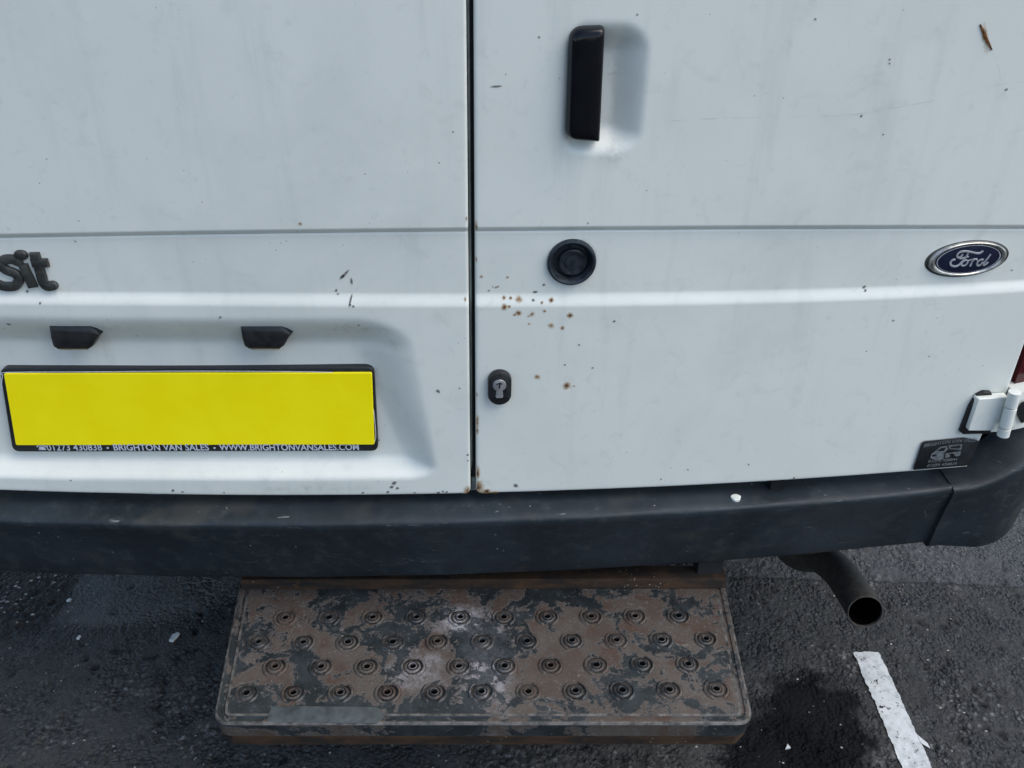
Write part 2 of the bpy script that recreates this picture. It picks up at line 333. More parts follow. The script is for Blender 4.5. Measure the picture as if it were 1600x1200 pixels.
STZ = 0.385                                             # height of the step plate
M = dict(paint=mat_paint(), bumper=mat_bumper(), rustspot=mat_rust_decal(), chip=mat_chip_decal(), smudge=mat_smudge(), scratch=mat_scratch(),
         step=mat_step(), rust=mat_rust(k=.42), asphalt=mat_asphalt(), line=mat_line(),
         handle=mat_simple('gloss_black_plastic', (.004, .0045, .006), .13, 0, .28, .1, 30, .02),
         black=mat_simple('black_plastic', (.012, .013, .014), .42, 0, .45, .3, 90, .15),
         rubber=mat_simple('black_rubber', (.010, .011, .011), .55, 0, .4, .3, 40, .2),
         rubber2=mat_simple('grey_worn_rubber', (.12, .14, .13), .55, 0, .4, .3, 30, .2),
         lock=mat_simple('dark_lock_metal', (.020, .027, .036), .38, .3, .5, .4, 120, .2),
         steel=mat_simple('brushed_steel', (.30, .305, .31), .34, .35, .5, .2, 200, .1),
         dark=mat_simple('keyway_dark', (.003, .003, .003), .7), chrome=mat_simple('tarnished_chrome', (.42, .42, .40), .34, .9, .5, .35, 80, .2),
         navy=mat_simple('navy_enamel', (.006, .010, .030), .22, 0, .5, .15, 40, .02), silver=mat_simple('silver_print', (.36, .38, .40), .4, .3, .5, .2, 90, .05),
         letter=mat_simple('grey_weathered_lettering', (.038, .040, .037), .40, .15, .5, .4, 50, .2), yellow=mat_simple('yellow_plate', (1.0, .83, .0), .42, 0, .4, .02, 20, .0),
         print=mat_simple('pale_print', (.50, .53, .60), .5, 0, .4, .15, 200, 0), stickerblack=mat_simple('black_vinyl', (.010, .012, .013), .35, 0, .45, .4, 60, .1),
         stickerprint=mat_simple('faded_grey_print', (.13, .14, .145), .5, 0, .4, .3, 160, 0), lens=mat_simple('cream_lens', (.50, .40, .30), .3),
         redlens=mat_simple('dark_red_lens', (.060, .004, .006), .14, 0, .6, .2, 60, .05), hinge=mat_paint('hinge_white_paint', 2.2),
         exhaust=mat_simple('sooty_exhaust_steel', (.055, .050, .044), .68, .15, .4, .4, 90, .4), soot=mat_simple('soot', (.002, .002, .002), .95, 0, .02),
         under=mat_simple('underbody_black', (.010, .010, .010), .8), tyre=mat_simple('tyre_rubber', (.015, .015, .015), .7), seal=mat_simple('galvanised_sill', (.19, .22, .21), .5, .2, .4, .3, 60),
         studdirt=mat_dirt(), wornedge=mat_simple('edge_worn_steel', (.105, .098, .090), .45, .3, .5, .6, 70, .4), worn=mat_simple('scuffed_grip_tape', (.058, .068, .070), .6, 0, .35, .35, 45, .3), birdlime=mat_simple('white_spot', (.62, .64, .58), .7, 0, .3, .2, 300, .3),
         pebble=mat_simple('pale_grit', (.30, .29, .25), .8, 0, .3, .5, 90, .3), flake=mat_simple('white_flake', (.55, .56, .54), .7, 0, .3, .15, 150, .3))

# ------------------------------------------------------------------ ground
GX = (-1.22, 1.42); GY = (0.98, 2.25)
def ground_fields(x, y):
    lo = fbm(x*5, y*5, 3, 3); rough = sst(.40, .62, fbm(x*9+5, y*9, 11, 3))            # binder-rich and stony areas
    f1, i1 = worley(x/.0115+fbm(x*60, y*60, 5, 2)*.8, y/.0115, 21); stone = np.clip(1-f1*1.55, 0, 1)**.7*(i1 > .35)
    f2, i2 = worley(x/.031+fbm(x*40, y*40, 9, 2), y/.031+fbm(x*40+9, y*40, 19, 2), 41); pit = np.clip(1-f2*2.1, 0, 1)*(i2 > .86)*np.clip((i2-.86)/.06, .4, 1)
    f3, i3 = worley(x/.024+fbm(x*70, y*70, 15, 2), y/.024, 61); big = np.clip(1-f3*1.7, 0, 1)**.6*(i3 > .66)
    fade = sst(-1.6, -1.2, x)*sst(1.8, 1.4, x)*sst(.6, 1.0, y)*sst(2.7, 2.25, y)
    h = (lo-.5)*.010 + stone*.0028*(.35+.65*rough) + big*.0035*rough - pit*.0055 + (fbm(x*150, y*150, 31, 2)-.5)*.003
    return h*fade, np.maximum(stone, big*.8)*(.35+.65*rough), i1, pit
def build_ground():
    def lines(a, b, s, far):
        fine = list(np.arange(a, b, s)); up = []; dn = []; g = s; p = b
        while p < far: up.append(p); g *= 1.5; p += g
        up.append(far); g = s; p = a-s
        while p > -far: dn.append(p); g *= 1.5; p -= g
        dn.append(-far); return np.array(dn[::-1]+fine+up)
    xs = lines(GX[0], GX[1], .0034, 600); ys = lines(GY[0], GY[1], .0036, 600)
    X, Y = np.meshgrid(xs, ys); h, s, i, p = ground_fields(X, Y)
    V = np.stack([X.ravel(), Y.ravel(), h.ravel()], 1); fc = grid_faces(len(ys), len(xs))
    me = bpy.data.meshes.new('ground'); me.vertices.add(len(V)); me.vertices.foreach_set('co', V.astype(np.float32).ravel())
    me.loops.add(fc.size); me.loops.foreach_set('vertex_index', fc.astype(np.int32).ravel()); me.polygons.add(len(fc))
    me.polygons.foreach_set('loop_start', (np.arange(len(fc))*4).astype(np.int32)); me.update(calc_edges=True)
    me.polygons.foreach_set('use_smooth', [True]*len(fc))
    for k, v in (('stone', s), ('stone_id', i), ('pit', p)):
        a = me.attributes.new(k, 'FLOAT', 'POINT'); a.data.foreach_set('value', v.ravel().astype(np.float32))
    me.materials.append(M['asphalt']); o = bpy.data.objects.new('ground', me); COL.objects.link(o); o['kind'] = 'structure'
build_ground()
def gh(x, y): return float(ground_fields(np.array([x]), np.array([y]))[0][0])

# worn painted bay line, following the asphalt
a0, a1 = on_z(1333, 1019, 0), on_z(1373, 1018, 0); b0, b1 = on_z(1408, 1200, 0), on_z(1455, 1200, 0)
def line_h(X, Y):
    low = (fbm(X*5, Y*5, 3, 3)-.5)*.010; return low+(ground_fields(X, Y)[0]-low)*.30+.0026
def build_line():
    nr, nc = 420, 26; s = np.linspace(0, 2.3, nr)[:, None]; u = np.linspace(0, 1, nc)[None, :]
    L = a0[None, :]+(b0-a0)[None, :]*s; Rr = a1[None, :]+(b1-a1)[None, :]*s
    eL = (fbm(s[:, 0]*30, s[:, 0]*0, 71, 4)-.5)*.006; eR = (fbm(s[:, 0]*30, s[:, 0]*0+4, 81, 4)-.5)*.005
    X = (L[:, :1]+eL[:, None])*(1-u)+(Rr[:, :1]+eR[:, None])*u; Y = L[:, 1:2]*(1-u)+Rr[:, 1:2]*u + (fbm(u*3, u*0, 91, 3)-.5)*.012*(s < .01)
    V = np.stack([X.ravel(), Y.ravel(), line_h(X, Y).ravel()], 1)
    # a sliver of paint sticking out of the right edge
    q = [on_z(1432, 1150, 0), on_z(1438, 1163, 0), on_z(1453, 1171, 0), on_z(1449, 1163, 0)]
    mb = MB().add(V, grid_faces(nr, nc)); mb.add([(p[0], p[1], gh(p[0], p[1])+.0022) for p in q], [(0, 1, 2, 3)])
    obj('road_marking', mb.V, mb.F, M['line'], kind='structure')
build_line()

# ------------------------------------------------------------------ the van
van = thing('van', 'white panel van seen from behind with rust specks, grey bumper and rusty rear step', 'van', (XC, DD+.1, 0))

# lines of the doors, measured along the rear face
def curve(pts, out=0.0, deg=3):
    q = np.array([on_door(*p, out) for p in pts]); return np.polyfit(q[:, 0], q[:, 1], deg)
CR = curve([(0, 372), (360, 367), (725, 363), (740, 360), (1160, 359), (1600, 358)], deg=2)
BN = curve([(0, 467), (360, 470), (735, 471), (1140, 467), (1400, 459), (1580, 449)], .004)
BT = curve([(0, 769), (300, 774), (735, 775), (1000, 764), (1250, 750), (1500, 733)], .009)
gl = np.array([on_door(727, 10), on_door(728, 200), on_door(731, 380), (on_door(735, 560)), on_door(737, 745)])
GLX = float(gl[:, 0].mean()); grx = np.array([on_door(738, 10), on_door(739, 200), on_door(741, 380), on_door(744, 560), on_door(746, 745)]); GRX = float(grx[:, 0].mean())
# outer edge of the right door
ed = np.array([on_door(1604, 525, .005), on_door(1570, 620, .005), on_door(1537, 676, .005), on_door(1511, 728, .005)]); ed = ed[np.argsort(ed[:, 1])]
EZ = np.concatenate([ed[:, 1], [1.05, 1.3, 2.3]]); EX = np.concatenate([ed[:, 0], [max(ed[-1, 0]+.006, .80), max(ed[-1, 0]+.008, .80), .78]])
def xr(z): return np.interp(z, EZ, EX)
print('gap', GLX, GRX, gl[:, 0], 'edge', EX, EZ)
ZB0, ZN0, ZC0 = [float(np.polyval(c, XC)) for c in (BT, BN, CR)]
print('z lines', ZB0, ZN0, ZC0)
def bot(x):
    z = np.polyval(BT, np.clip(x, -.68, .78)); d = np.minimum(np.abs(x-GLX), np.abs(x-GRX)); r = .010
    return z + np.where(d < r, r-np.sqrt(np.clip(r*r-(r-d)**2, 0, None)), 0)
def shift(x, v):
    xx = np.clip(x, -.68, .78); s0 = bot(x)-ZB0; s1 = np.polyval(BN, xx)-ZN0; s2 = np.polyval(CR, xx)-ZC0
    return np.where(v < ZN0, s0+(s1-s0)*np.clip((v-ZB0)/(ZN0-ZB0), 0, 1), np.where(v < ZC0, s1+(s2-s1)*(v-ZN0)/(ZC0-ZN0), s2*np.clip(1-(v-ZC0)/.6, 0, 1)))
# number-plate recess and handle recess
rc = lambda px, py: on_door(px, py, .009)
RT = rc(300, 499)[1]; RB = rc(300, 750)[1]; RR0 = rc(648, 560); RR1 = rc(684, 740); RPC = (on_door(295, 640, -.02)[0])
def recess_plate(x, z):
    xr_ = np.interp(z, [RR1[1], RR0[1]], [RR1[0], RR0[0]]); xl = 2*RPC-xr_
    mr = np.interp(z, [RR1[1], RR0[1]], [.045, .082])
    tx = np.minimum(np.clip((xr_-x)/mr, -1, 1), np.clip((x-xl)/mr, -1, 1)); ty = np.minimum(np.clip((RT-z)/.052, -1, 1), np.clip((z-RB)/.020, -1, 1))
    q = np.sqrt((1-tx)**2+(1-ty)**2); t = np.clip(1-q, 0, 1); return -.027*(t*t*(3-2*t)*.6+t*.4)
h0 = on_door(876, 34); h1 = on_door(1013, 34); h2 = on_door(1003, 236)
def recess_handle(x, z):
    xl, xh = h0[0]+.006, (h1[0]+h2[0])/2; zt, zb = h0[1], h2[1]
    tx = np.minimum(np.clip((xh-x)/.036, -1, 1), np.clip((x-xl)/.02, -1, 1)); ty = np.minimum(np.clip((zt-z)/.034, -1, 1), np.clip((z-zb)/.026, -1, 1))
    q = np.sqrt((1-tx)**2+(1-ty)**2); t = np.clip(1-q, 0, 1); return -.022*(t*t*(3-2*t)*.5+t*.5)
LK = on_door(893, 409); LKR = .0295
def door_out(x, z, v):
    o = .0068*sst(.0115, -.0080, v-ZN0)                                  # lower panel stands proud below the bright ledge
    o = o + .0050*sst(-.0006, .0085, v-ZC0) - .0012*np.exp(-((v-ZC0+.0002)/.0009)**2)
    o = o + .0012*(fbm(x*6, z*6, 131, 2)-.5)                              # panels are never quite flat
    return o
def build_door(name, side, label):
    Xa, Xb = (2*XC-.80, GLX) if side < 0 else (GRX, .80); sp = .0042
    e = np.array([0, .0006, .0014, .0026, .0042])
    xs = np.concatenate([Xa+e, np.arange(Xa+.008, Xb-.006, sp), (Xb-e)[::-1]])
    zc = np.concatenate([ZC0+np.linspace(-.009, .012, 22), ZN0+np.linspace(-.010, .012, 20), ZB0+e])
    base = np.concatenate([np.arange(ZB0+.008, 1.36, .0045), np.arange(1.37, 2.12, .05)])
    base = base[[np.min(np.abs(zc-b)) > .0015 for b in base]]; vs_ = np.sort(np.concatenate([zc, base]))
    A, Vv = np.meshgrid(xs, vs_); X = A.copy()
    if side > 0: X = Xa+(A-Xa)*(xr(Vv)-Xa)/(Xb-Xa)
    else: X = Xb-(Xb-A)*((xr(Vv)-XC)-(XC-Xb))/(Xb-Xa)
    Z = Vv+shift(X, Vv); o = door_out(X, Z, Vv)
    if side < 0: o = o+recess_plate(X, Z)
    else: o = o+recess_handle(X, Z)-.012*sst(LKR-.002, LKR-.007, np.hypot(X-LK[0], Z-LK[1]))
    ea = np.minimum(np.abs(A-Xa), np.abs(A-Xb)); eb = np.minimum(np.abs(Vv-ZB0), np.abs(Vv-vs_[-1])); r = .004; dd = np.minimum(ea, eb)
    o = o-np.where(dd < r, r-np.sqrt(np.clip(r*r-(r-dd)**2, 0, None)), 0)*.8
    g = 2*CB*(X-XC); nn = np.sqrt(1+g*g); V = np.stack([(X+o*g/nn).ravel(), (S(X)-o/nn).ravel(), Z.ravel()], 1)
    nr, nc = X.shape; idx = np.arange(nr*nc).reshape(nr, nc); Fs = [tuple(f) for f in grid_faces(nr, nc)]
    loop = list(idx[0, :])+list(idx[1:, -1])+list(idx[-1, -2::-1])+list(idx[-2:0:-1, 0]); n0 = len(V)
    back = V[loop].copy(); back[:, 1] += .032; V = np.vstack([V, back]); n = len(loop)
    for i in range(n): j = (i+1) % n; Fs.append((loop[j], loop[i], n0+i, n0+j))
    Fs.append(tuple(range(n0, n0+n)))
    return obj(name, V, Fs, M['paint'], van, sharp=60, label=label)
ldoor = build_door('door', -1, 'left rear door with number plate recess')
rdoor = build_door('door', 1, 'right rear door with handle, locks and rust specks')
def surf(x, z):
    """height of a door's skin at (x, z)"""
    x_, z_ = np.array([x]), np.array([z]); v = z_.copy()
    for _ in range(4): v = z_-shift(x_, v)
    o = door_out(x_, z_, v)+(recess_plate(x_, z_) if x < XC else recess_handle(x_, z_)); return float(o[0])

# --- shell behind the doors
def shell():
    mb = MB(); n = 24; zs = np.concatenate([np.linspace(float(on_y(1585, 668, 1.18)[2]), .9, 12), np.linspace(.95, 2.15, 8)]); ring = []
    for z in zs:
        x0 = float(xr(z))+.015; row = []
        for k in range(n+1):
            t = k/n*math.pi/2; row.append((x0+(.985-x0)*math.sin(t)**.9, S(x0)+.010+(.20)*(1-math.cos(t)), z))
        row += [(.985, 2.0, z), (.985, 4.2, z), (.93, 5.2, z)]; ring.append([(x0, S(x0)+.05, z)]+row)
    nc = len(ring[0]); V = np.array(ring).reshape(-1, 3); Fs = [tuple(f) for f in grid_faces(len(zs), nc)]; return V, Fs
Vs, Fsh = shell()
obj('side_panel', Vs, Fsh, M['paint'], van, sharp=50); obj('side_panel', mirror(Vs), flip(Fsh), M['paint'], van, sharp=50)
mb = MB(); mb.add(*box(-.95, .97, 1.19, 5.2, 2.15, 2.24)); obj('roof', mb.V, mb.F, M['paint'], van)
mb = MB(); mb.add(*box(-.93, .955, 5.1, 5.25, .45, 2.14)); obj('bulkhead', mb.V, mb.F, M['paint'], van)
mb = MB(); mb.add(*box(-.90, .93, 1.22, 5.0, .50, .58)); mb.add(*box(-.62, -.54, 1.24, 5, .42, .499)); mb.add(*box(.50, .58, 1.24, 5, .42, .499)); mb.add(*box(-.5, .48, 1.95, 2.05, .30, .42))
obj('underbody', mb.V, mb.F, M['under'], van, smooth=False)
mb = MB(); mb.add(*box(-.75, .76, 1.195, 1.215, .60, 2.1)); obj('light_stop_panel', mb.V, mb.F, M['rubber'], van, smooth=False)  # unseen dark panel added behind the doors to stop light leaks
for sx in (-.80, .826):
    mp = lambda u, v, h, sx=sx: (sx+h*(1 if sx > 0 else -1), 2.15+u, .33+v)
    wh = obj('wheel', *lathe([(.12, .03), (.20, .05), (.215, .07), (.215, -.1)], mp, 28, close=True), M['steel'], van)
    obj('tyre', *lathe([(.215, -.10), (.25, -.11), (.31, -.10), (.33, -.08), (.33, .06), (.31, .08), (.25, .09), (.216, .07)], mp, 36), M['tyre'], wh)

# --- rubber seal in the gap between the doors, with a paler lip on its left and the sill at the foot
gc = (GLX+GRX)/2; gw = GRX-GLX
mb = MB(); mb.add(*box(GLX+.0005, GRX-.0005, DD+.014, DD+.05, ZB0+.014, 2.1)); obj('door_seal', mb.V, mb.F, M['rubber'], van, smooth=False)
P = [(GLX-.001, DD+.020), (GLX+.0012, DD+.004), (GLX+.0034, DD+.0035), (GLX+.0048, DD+.013)]
zz = [ZB0+.036, ZB0+.05, .9, 1.2, 1.6, 2.1]; V = []; 
for i, z in enumerate(zz):
    k = (.25, .8, 1, .95, .8, .8)[i]; V += [(GLX+(x-GLX)*k, y, z) for x, y in P]
obj('seal_lip', V, [tuple(f) for f in grid_faces(len(zz), 4)], M['rubber2'], van, label='pale worn lip of the door seal')
mb = MB(); mb.add(*slab([(gc-.006, ZB0-.006), (gc+.008, ZB0-.006), (gc+.0035, ZB0+.017), (gc-.002, ZB0+.017)], [(0, -.03), (0, -.010), (.0015, -.008)], door_pt)); obj('sill_catch', mb.V, mb.F, M['seal'], van)

# --- number plate in its holder
def quad_map(c, out):
    A = [on_door(*p, out) for p in c]
    return lambda u, v: (lambda a: (float(a[0]), float(a[1])))(np.array(A[0])*(1-u)*(1-v)+np.array(A[1])*u*(1-v)+np.array(A[2])*u*v+np.array(A[3])*(1-u)*v)
PO = -.010
q = quad_map([(19, 706), (591, 705), (584, 574), (-2, 576)], PO)
W_, H_ = .53, .135
hold = obj('number_plate_holder', *slab([q(a/W_, b/H_) for a, b in rnd_poly([(0, 0), (W_, 0), (W_, H_), (0, H_)], .011, 6)], [(0, PO-.012), (0, PO-.001), (.001, PO), (.0018, PO+.0003)], door_pt), M['black'], van, label='black plate holder with dealer lettering along its foot')
q2 = quad_map([(24, 696), (585, 695), (581, 582.5), (5, 584)], PO+.003)
obj('number_plate', *slab([q2(a/W_, b/H_) for a, b in rnd_poly([(0, 0), (W_, 0), (W_, H_), (0, H_)], .003, 3)], [(0, PO-.001), (0, PO+.0022), (.0008, PO+.003)], door_pt), M['yellow'], hold, label='plain yellow number plate')
# thin pale line round the holder
tl = []
for seg in ([(2, 622), (2, 600), (4, 587), (12, 581.6), (150, 580.6), (300, 579.6), (450, 580.2), (520, 581.4)], [(583.8, 640), (586.4, 668), (587, 683), (585, 690)]):
    mbp = slab(ribbon([on_door(*p, PO) for p in seg], .0011, 4, 3), [(0, PO+.0002), (0, PO+.0008)], door_pt); tl.append(mbp)
mb = MB(); [mb.add(*g) for g in tl]; obj('border_line', mb.V, mb.F, M['print'], hold)
def put_text(s, p0, p1, hpx, out, mat, parent, bold=.02, name='lettering', arc=0.0, lift=.0008, curve_=0.0):
    Vt, Ft = text_geo(s, bold); x0, x1 = Vt[:, 0].min(), Vt[:, 0].max(); A, B = np.array(on_door(*p0, out)), np.array(on_door(*p1, out))
    e = (B-A); L = np.linalg.norm(e); e /= L; up = np.array([-e[1]*.0, 1.0]); hh = hpx*.00098; V = []
    capH = .73
    for (x, y) in Vt:
        t = (x-x0)/(x1-x0); p = A+e*L*t+up*(y/capH*hh)+up*arc*(1-(2*t-1)**2); V.append(door_pt(p[0], p[1], out+lift))
    return obj(name, V, Ft, mat, parent, smooth=False)
put_text('01273 430838', (74, 703.4), (160, 703.2), 11.5, PO, M['print'], hold, .012)
put_text('BRIGHTON VAN SALES', (178, 703.2), (327, 703.0), 11.5, PO, M['print'], hold, .02)
put_text('WWW.BRIGHTONVANSALES.COM', (343, 703.0), (561, 702.6), 11.5, PO, M['print'], hold, .02)
mb = MB()
for px in (168, 335):
    c = on_door(px, 699.6, PO); obj('dot', *lathe([(.0016, PO+.0004), (.0016, PO+.0009), (.0, PO+.0009)], lambda u, v, h, c=c: door_pt(c[0]+u, c[1]+v, h), 10), M['print'], hold)
# telephone sign before the number: handset over a base
c = on_door(65, 699, PO); mb.add(*slab(ribbon([(c[0]-.006, c[1]+.0015), (c[0]-.004, c[1]+.004), (c[0]+.004, c[1]+.004), (c[0]+.006, c[1]+.0015)], .002), [(0, PO+.0004), (0, PO+.0009)], door_pt))
mb.add(*slab([(c[0]-.0055, c[1]-.004), (c[0]+.0055, c[1]-.004), (c[0]+.003, c[1]+.002), (c[0]-.003, c[1]+.002)], [(0, PO+.0004), (0, PO+.0009)], door_pt)); obj('telephone_sign', mb.V, mb.F, M['print'], hold, smooth=False)

# --- the two plate lamps under the upper edge of the recess
for dx in (0, 300):
    o_ = .004; pts = [(76.5, 509), (142, 509), (150, 514), (158, 522.5), (152, 530), (146, 541), (139, 546), (91, 546), (83, 541), (79, 528)]
    if dx: pts = [(x-1.5, y-.5) for x, y in pts]
    P = [on_door(x+dx, y, o_-.004) for x, y in pts]
    lp = obj('plate_lamp', *slab(P, [(0, -.030), (0, o_-.008), (.0012, o_-.003), (.004, o_-.0008), (.008, o_)], door_pt), M['black'], van, label='black plate lamp nearer the door gap' if dx else 'black plate lamp farther from the door gap')
    P = [on_door(x+dx, y, -.006) for x, y in [(90, 543), (138, 543), (136, 548), (93, 548)]]
    obj('lens', *slab(P, [(0, -.026), (0, -.008), (.0005, -.007)], door_pt), M['lens'], lp)

# --- door handle
hp = [on_door(x, y, .012) for x, y in [(890.5, 43), (946, 41), (937.5, 222), (885, 218)]]
hp = rnd_poly(hp, [.016, .006, .002, .013], 6)
hcx, hcz = np.mean(hp, 0)
def hlay(i_): return [(hcx+(x-hcx)*(1-i_/.026), hcz+(z-hcz)*(1-i_/.085)) for x, z in hp]
hl = [(0, -.004), (0, .004), (.0006, .010), (.0018, .0145), (.004, .0175), (.0075, .0192), (.013, .0200), (.021, .0204)]; nh = len(hp)
if area(hp) < 0: hp = hp[::-1]
hV = [door_pt(x, z, h) for i_, h in hl for x, z in hlay(i_)]; hF = [(k*nh+i, k*nh+(i+1) % nh, (k+1)*nh+(i+1) % nh, (k+1)*nh+i) for k in range(len(hl)-1) for i in range(nh)]+[tuple(range((len(hl)-1)*nh, len(hl)*nh))]
obj('door_handle', hV, hF, M['handle'], rdoor, label='glossy black upright door handle')
P = rnd_poly([on_door(x, y, 0) for x, y in [(878, 37), (940, 37), (933, 227), (873, 225)]], [.02, .01, .01, .018], 6)

# --- round lock
mp = lambda u, v, h: door_pt(LK[0]+u, LK[1]+v, h)
lk = obj('round_lock', *lathe([(.0320, -.002), (.0320, .003), (.0310, .0052), (.0290, .0060), (.0272, .0052), (.0235, -.002), (.0222, -.0075), (.0, -.0078)], mp, 48), M['lock'], rdoor, label='dark round lock set in a shallow cup')
mp2 = lambda u, v, h: door_pt(LK[0]+.002+u, LK[1]-.002+v, h)
obj('lock_barrel', *lathe([(.0185, -.0078), (.0185, -.0012), (.0172, 0), (.0152, 0), (.0146, -.0012), (.0105, -.0016), (.0100, -.0005), (.0, .0002)], mp2, 40), M['lock'], lk)
obj('keyway', *slab(ribbon([(LK[0]+.002, LK[1]-.0065), (LK[0]+.002, LK[1]+.002)], .0018), [(0, -.0005), (0, .0006)], door_pt), M['dark'], lk)

# --- oval cylinder lock
EO = .0095; ec = on_door(780.5, 604, EO); sw, sh = .0163, .0268
st = [(ec[0]+sw*math.cos(a), ec[1]+(sh-sw)*(1 if math.sin(a) >= 0 else -1)+sw*math.sin(a)) for a in [2*math.pi*(k+.5)/44 for k in range(44)]]
cy = obj('cylinder_lock', *slab(st, [(0, EO-.002), (0, EO+.004), (.0008, EO+.0062), (.0022, EO+.007)], door_pt), M['black'], rdoor, label='black oval plate of the euro cylinder lock')
cyo = [(.0085*math.cos(a), .0085*math.sin(a)) for a in [math.radians(-62+k*304/28) for k in range(29)]]+[(-.0050, -.0165), (-.0038, -.0185), (.0038, -.0185), (.0050, -.0165)]
cyo = [(ec[0]-.0005+x*1.08, ec[1]+.0065+y*1.1) for x, y in cyo]
obj('cylinder', *slab(cyo, [(0, EO+.006), (0, EO+.0078), (.0006, EO+.0084)], door_pt), M['steel'], cy, label='steel euro profile cylinder')
mp3 = lambda u, v, h: door_pt(ec[0]-.0005+u, ec[1]+.0072+v, h)
obj('cylinder_plug', *lathe([(.0068, EO+.008), (.0068, EO+.0093), (.0060, EO+.0096), (.0, EO+.0096)], mp3, 28), M['steel'], cy)
kx, kz = ec[0]-.0005, ec[1]+.0085; mb = MB()
for P, wd in (([(kx, kz-.004), (kx, kz+.003)], .0022), ([(kx-.0035, kz+.0015), (kx-.0005, kz+.0028)], .0016), ([(kx+.0035, kz+.0015), (kx+.0005, kz+.0028)], .0016)): mb.add(*slab(ribbon(P, wd), [(0, EO+.009), (0, EO+.0101)], door_pt))
obj('keyway', mb.V, mb.F, M['dark'], cy)
for v in (.0218, -.0222): obj('pin_hole', *lathe([(.0014, EO+.0069), (.0014, EO+.0074), (0, EO+.0074)], lambda a, b, h, v=v: door_pt(ec[0]+a, ec[1]+v+b, h), 12), M['dark'], cy)

# --- oval emblem
eo = .003; e0 = np.array(on_door(1512.5, 404.5, eo)); el, er = np.array(on_door(1452.5, 409, eo)), np.array(on_door(1573.5, 397.5, eo)); ex = (er-el)/2; A_ = np.linalg.norm(ex); ex /= A_; ey = np.array([-ex[1], ex[0]]); B_ = A_*.455
sk = -.06
def em(u, v, h): p = e0+ex*(u+sk*v)+ey*v; return door_pt(p[0], p[1], h)
emb = obj('oval_emblem', *lathe([(1.0, -.004), (1.0, .0025), (.985, .0042), (.95, .0052), (.90, .0050), (.86, .0040)], em, 64, A_, B_), M['chrome'], rdoor, label='chrome rimmed navy oval emblem')
obj('enamel', *lathe([(.875, .0036), (.6, .0046), (.3, .0051), (.0, .0052)], em, 64, A_, B_), M['navy'], emb)
obj('rim_line', *lathe([(.825, .0041), (.825, .0046), (.80, .0047), (.80, .0041)], em, 64, A_, B_), M['silver'], emb)
obj('grime', *lathe([(1.0, -.001), (1.01, .0012), (1.05, .0006), (1.10, -.0002)], lambda u, v, h: em(u, v-.0012, h), 64, A_, B_), M['letter'], emb)
strokes = [([(1106, 316), (1075, 332), (1030, 328), (975, 317), (925, 315), (888, 328), (868, 352), (878, 374), (905, 362), (918, 345)], 15), ([(968, 340), (945, 375), (910, 415), (880, 445), (845, 456), (815, 446), (806, 422), (824, 398), (845, 392)], 16),
           ([(895, 384), (930, 376), (972, 366)], 11), ([(948, 396), (920, 414), (908, 440), (930, 450), (958, 432), (968, 406), (948, 396)], 13), ([(962, 404), (988, 398), (1004, 390)], 8),
           ([(1022, 386), (1004, 420), (990, 452)], 14), ([(1000, 424), (1022, 396), (1048, 386), (1058, 400)], 11), ([(1112, 392), (1084, 396), (1058, 420), (1056, 444), (1080, 446), (1108, 418)], 13), ([(1180, 346), (1148, 388), (1118, 428), (1122, 446), (1156, 420)], 13)]
mb = MB()
for P, wd in strokes: mb.add(*slab(ribbon([on_door(1350+x/6, 340+y/6, .0048) for x, y in P], wd/6*.00103, 4, 3), [(0, .0040), (0, .0058), (.0002, .0060)], door_pt))
obj('script_lettering', mb.V, mb.F, M['silver'], emb)

# --- raised model lettering on the left door (px of the enlarged corner: x/4, 340 + y/4)
zp = lambda P: [on_door(x/4, 340+y/4, .003) for x, y in P]
LAY = [(0, -.001), (0, .0036), (.0008, .0050), (.0018, .0054)]
def letter(strokes_, label):
    mb = MB()
    for i, (P, wd) in enumerate(strokes_):
        b = .00012*i; mb.add(*slab(ribbon(P, wd*.98, 5, 6, flat_ends=(wd not in (.0130, .01281, .01251))), [(a, h+b) for a, h in LAY], door_pt))
    obj('raised_letter', mb.V, mb.F, M['letter'], ldoor, label=label)
sS = zp([(112, 278), (70, 262), (22, 268), (6, 300), (40, 330), (95, 352), (118, 388), (92, 428), (30, 432), (-30, 412)])
letter([(sS, .01251)], 'raised letter s')
dz = on_door(130/4, 340+236/4, .003); letter([(zp([(140, 292), (208, 438)]), .0125), ([(dz[0]-.0022, dz[1]), (dz[0]+.0022, dz[1])], .0130)], 'raised letter i')
letter([(zp([(212, 220), (234, 290), (262, 376)]), .0128), (zp([(196, 286), (302, 284)]), .0115), (zp([(254, 350), (268, 400), (294, 430), (332, 426)]), .01281)], 'raised letter t')
zb_ = zp([(30, 440)])[0][1]; xh = sS[0][1]-zb_; x0 = sS[5][0]-.045
ln = lambda P, ox: [(x0+ox+x*.001, zb_+y*.001) for x, y in P]; hh = xh*1000+4
letter([(ln([(-12, 4), (-12, hh)], -.02), .0125), (ln([(-12, hh-10), (-2, hh), (10, hh-6), (12, hh-18), (12, 4)], -.02), .0125)], 'raised letter n')
letter([(ln([(12, hh), (12, 4)], -.062), .0125), (ln([(12, hh-8), (0, hh), (-12, hh-12), (-12, 14), (0, 3), (12, 12)], -.062), .0125)], 'raised letter a')
letter([(ln([(-9, 4), (-9, hh)], -.097), .0125), (ln([(-9, hh-10), (0, hh), (10, hh)], -.097), .0125)], 'raised letter r')
letter([(ln([(0, 4), (0, hh+14)], -.130), .0135), (ln([(-18, hh+14), (18, hh+14)], -.130), .0128)], 'raised letter T')

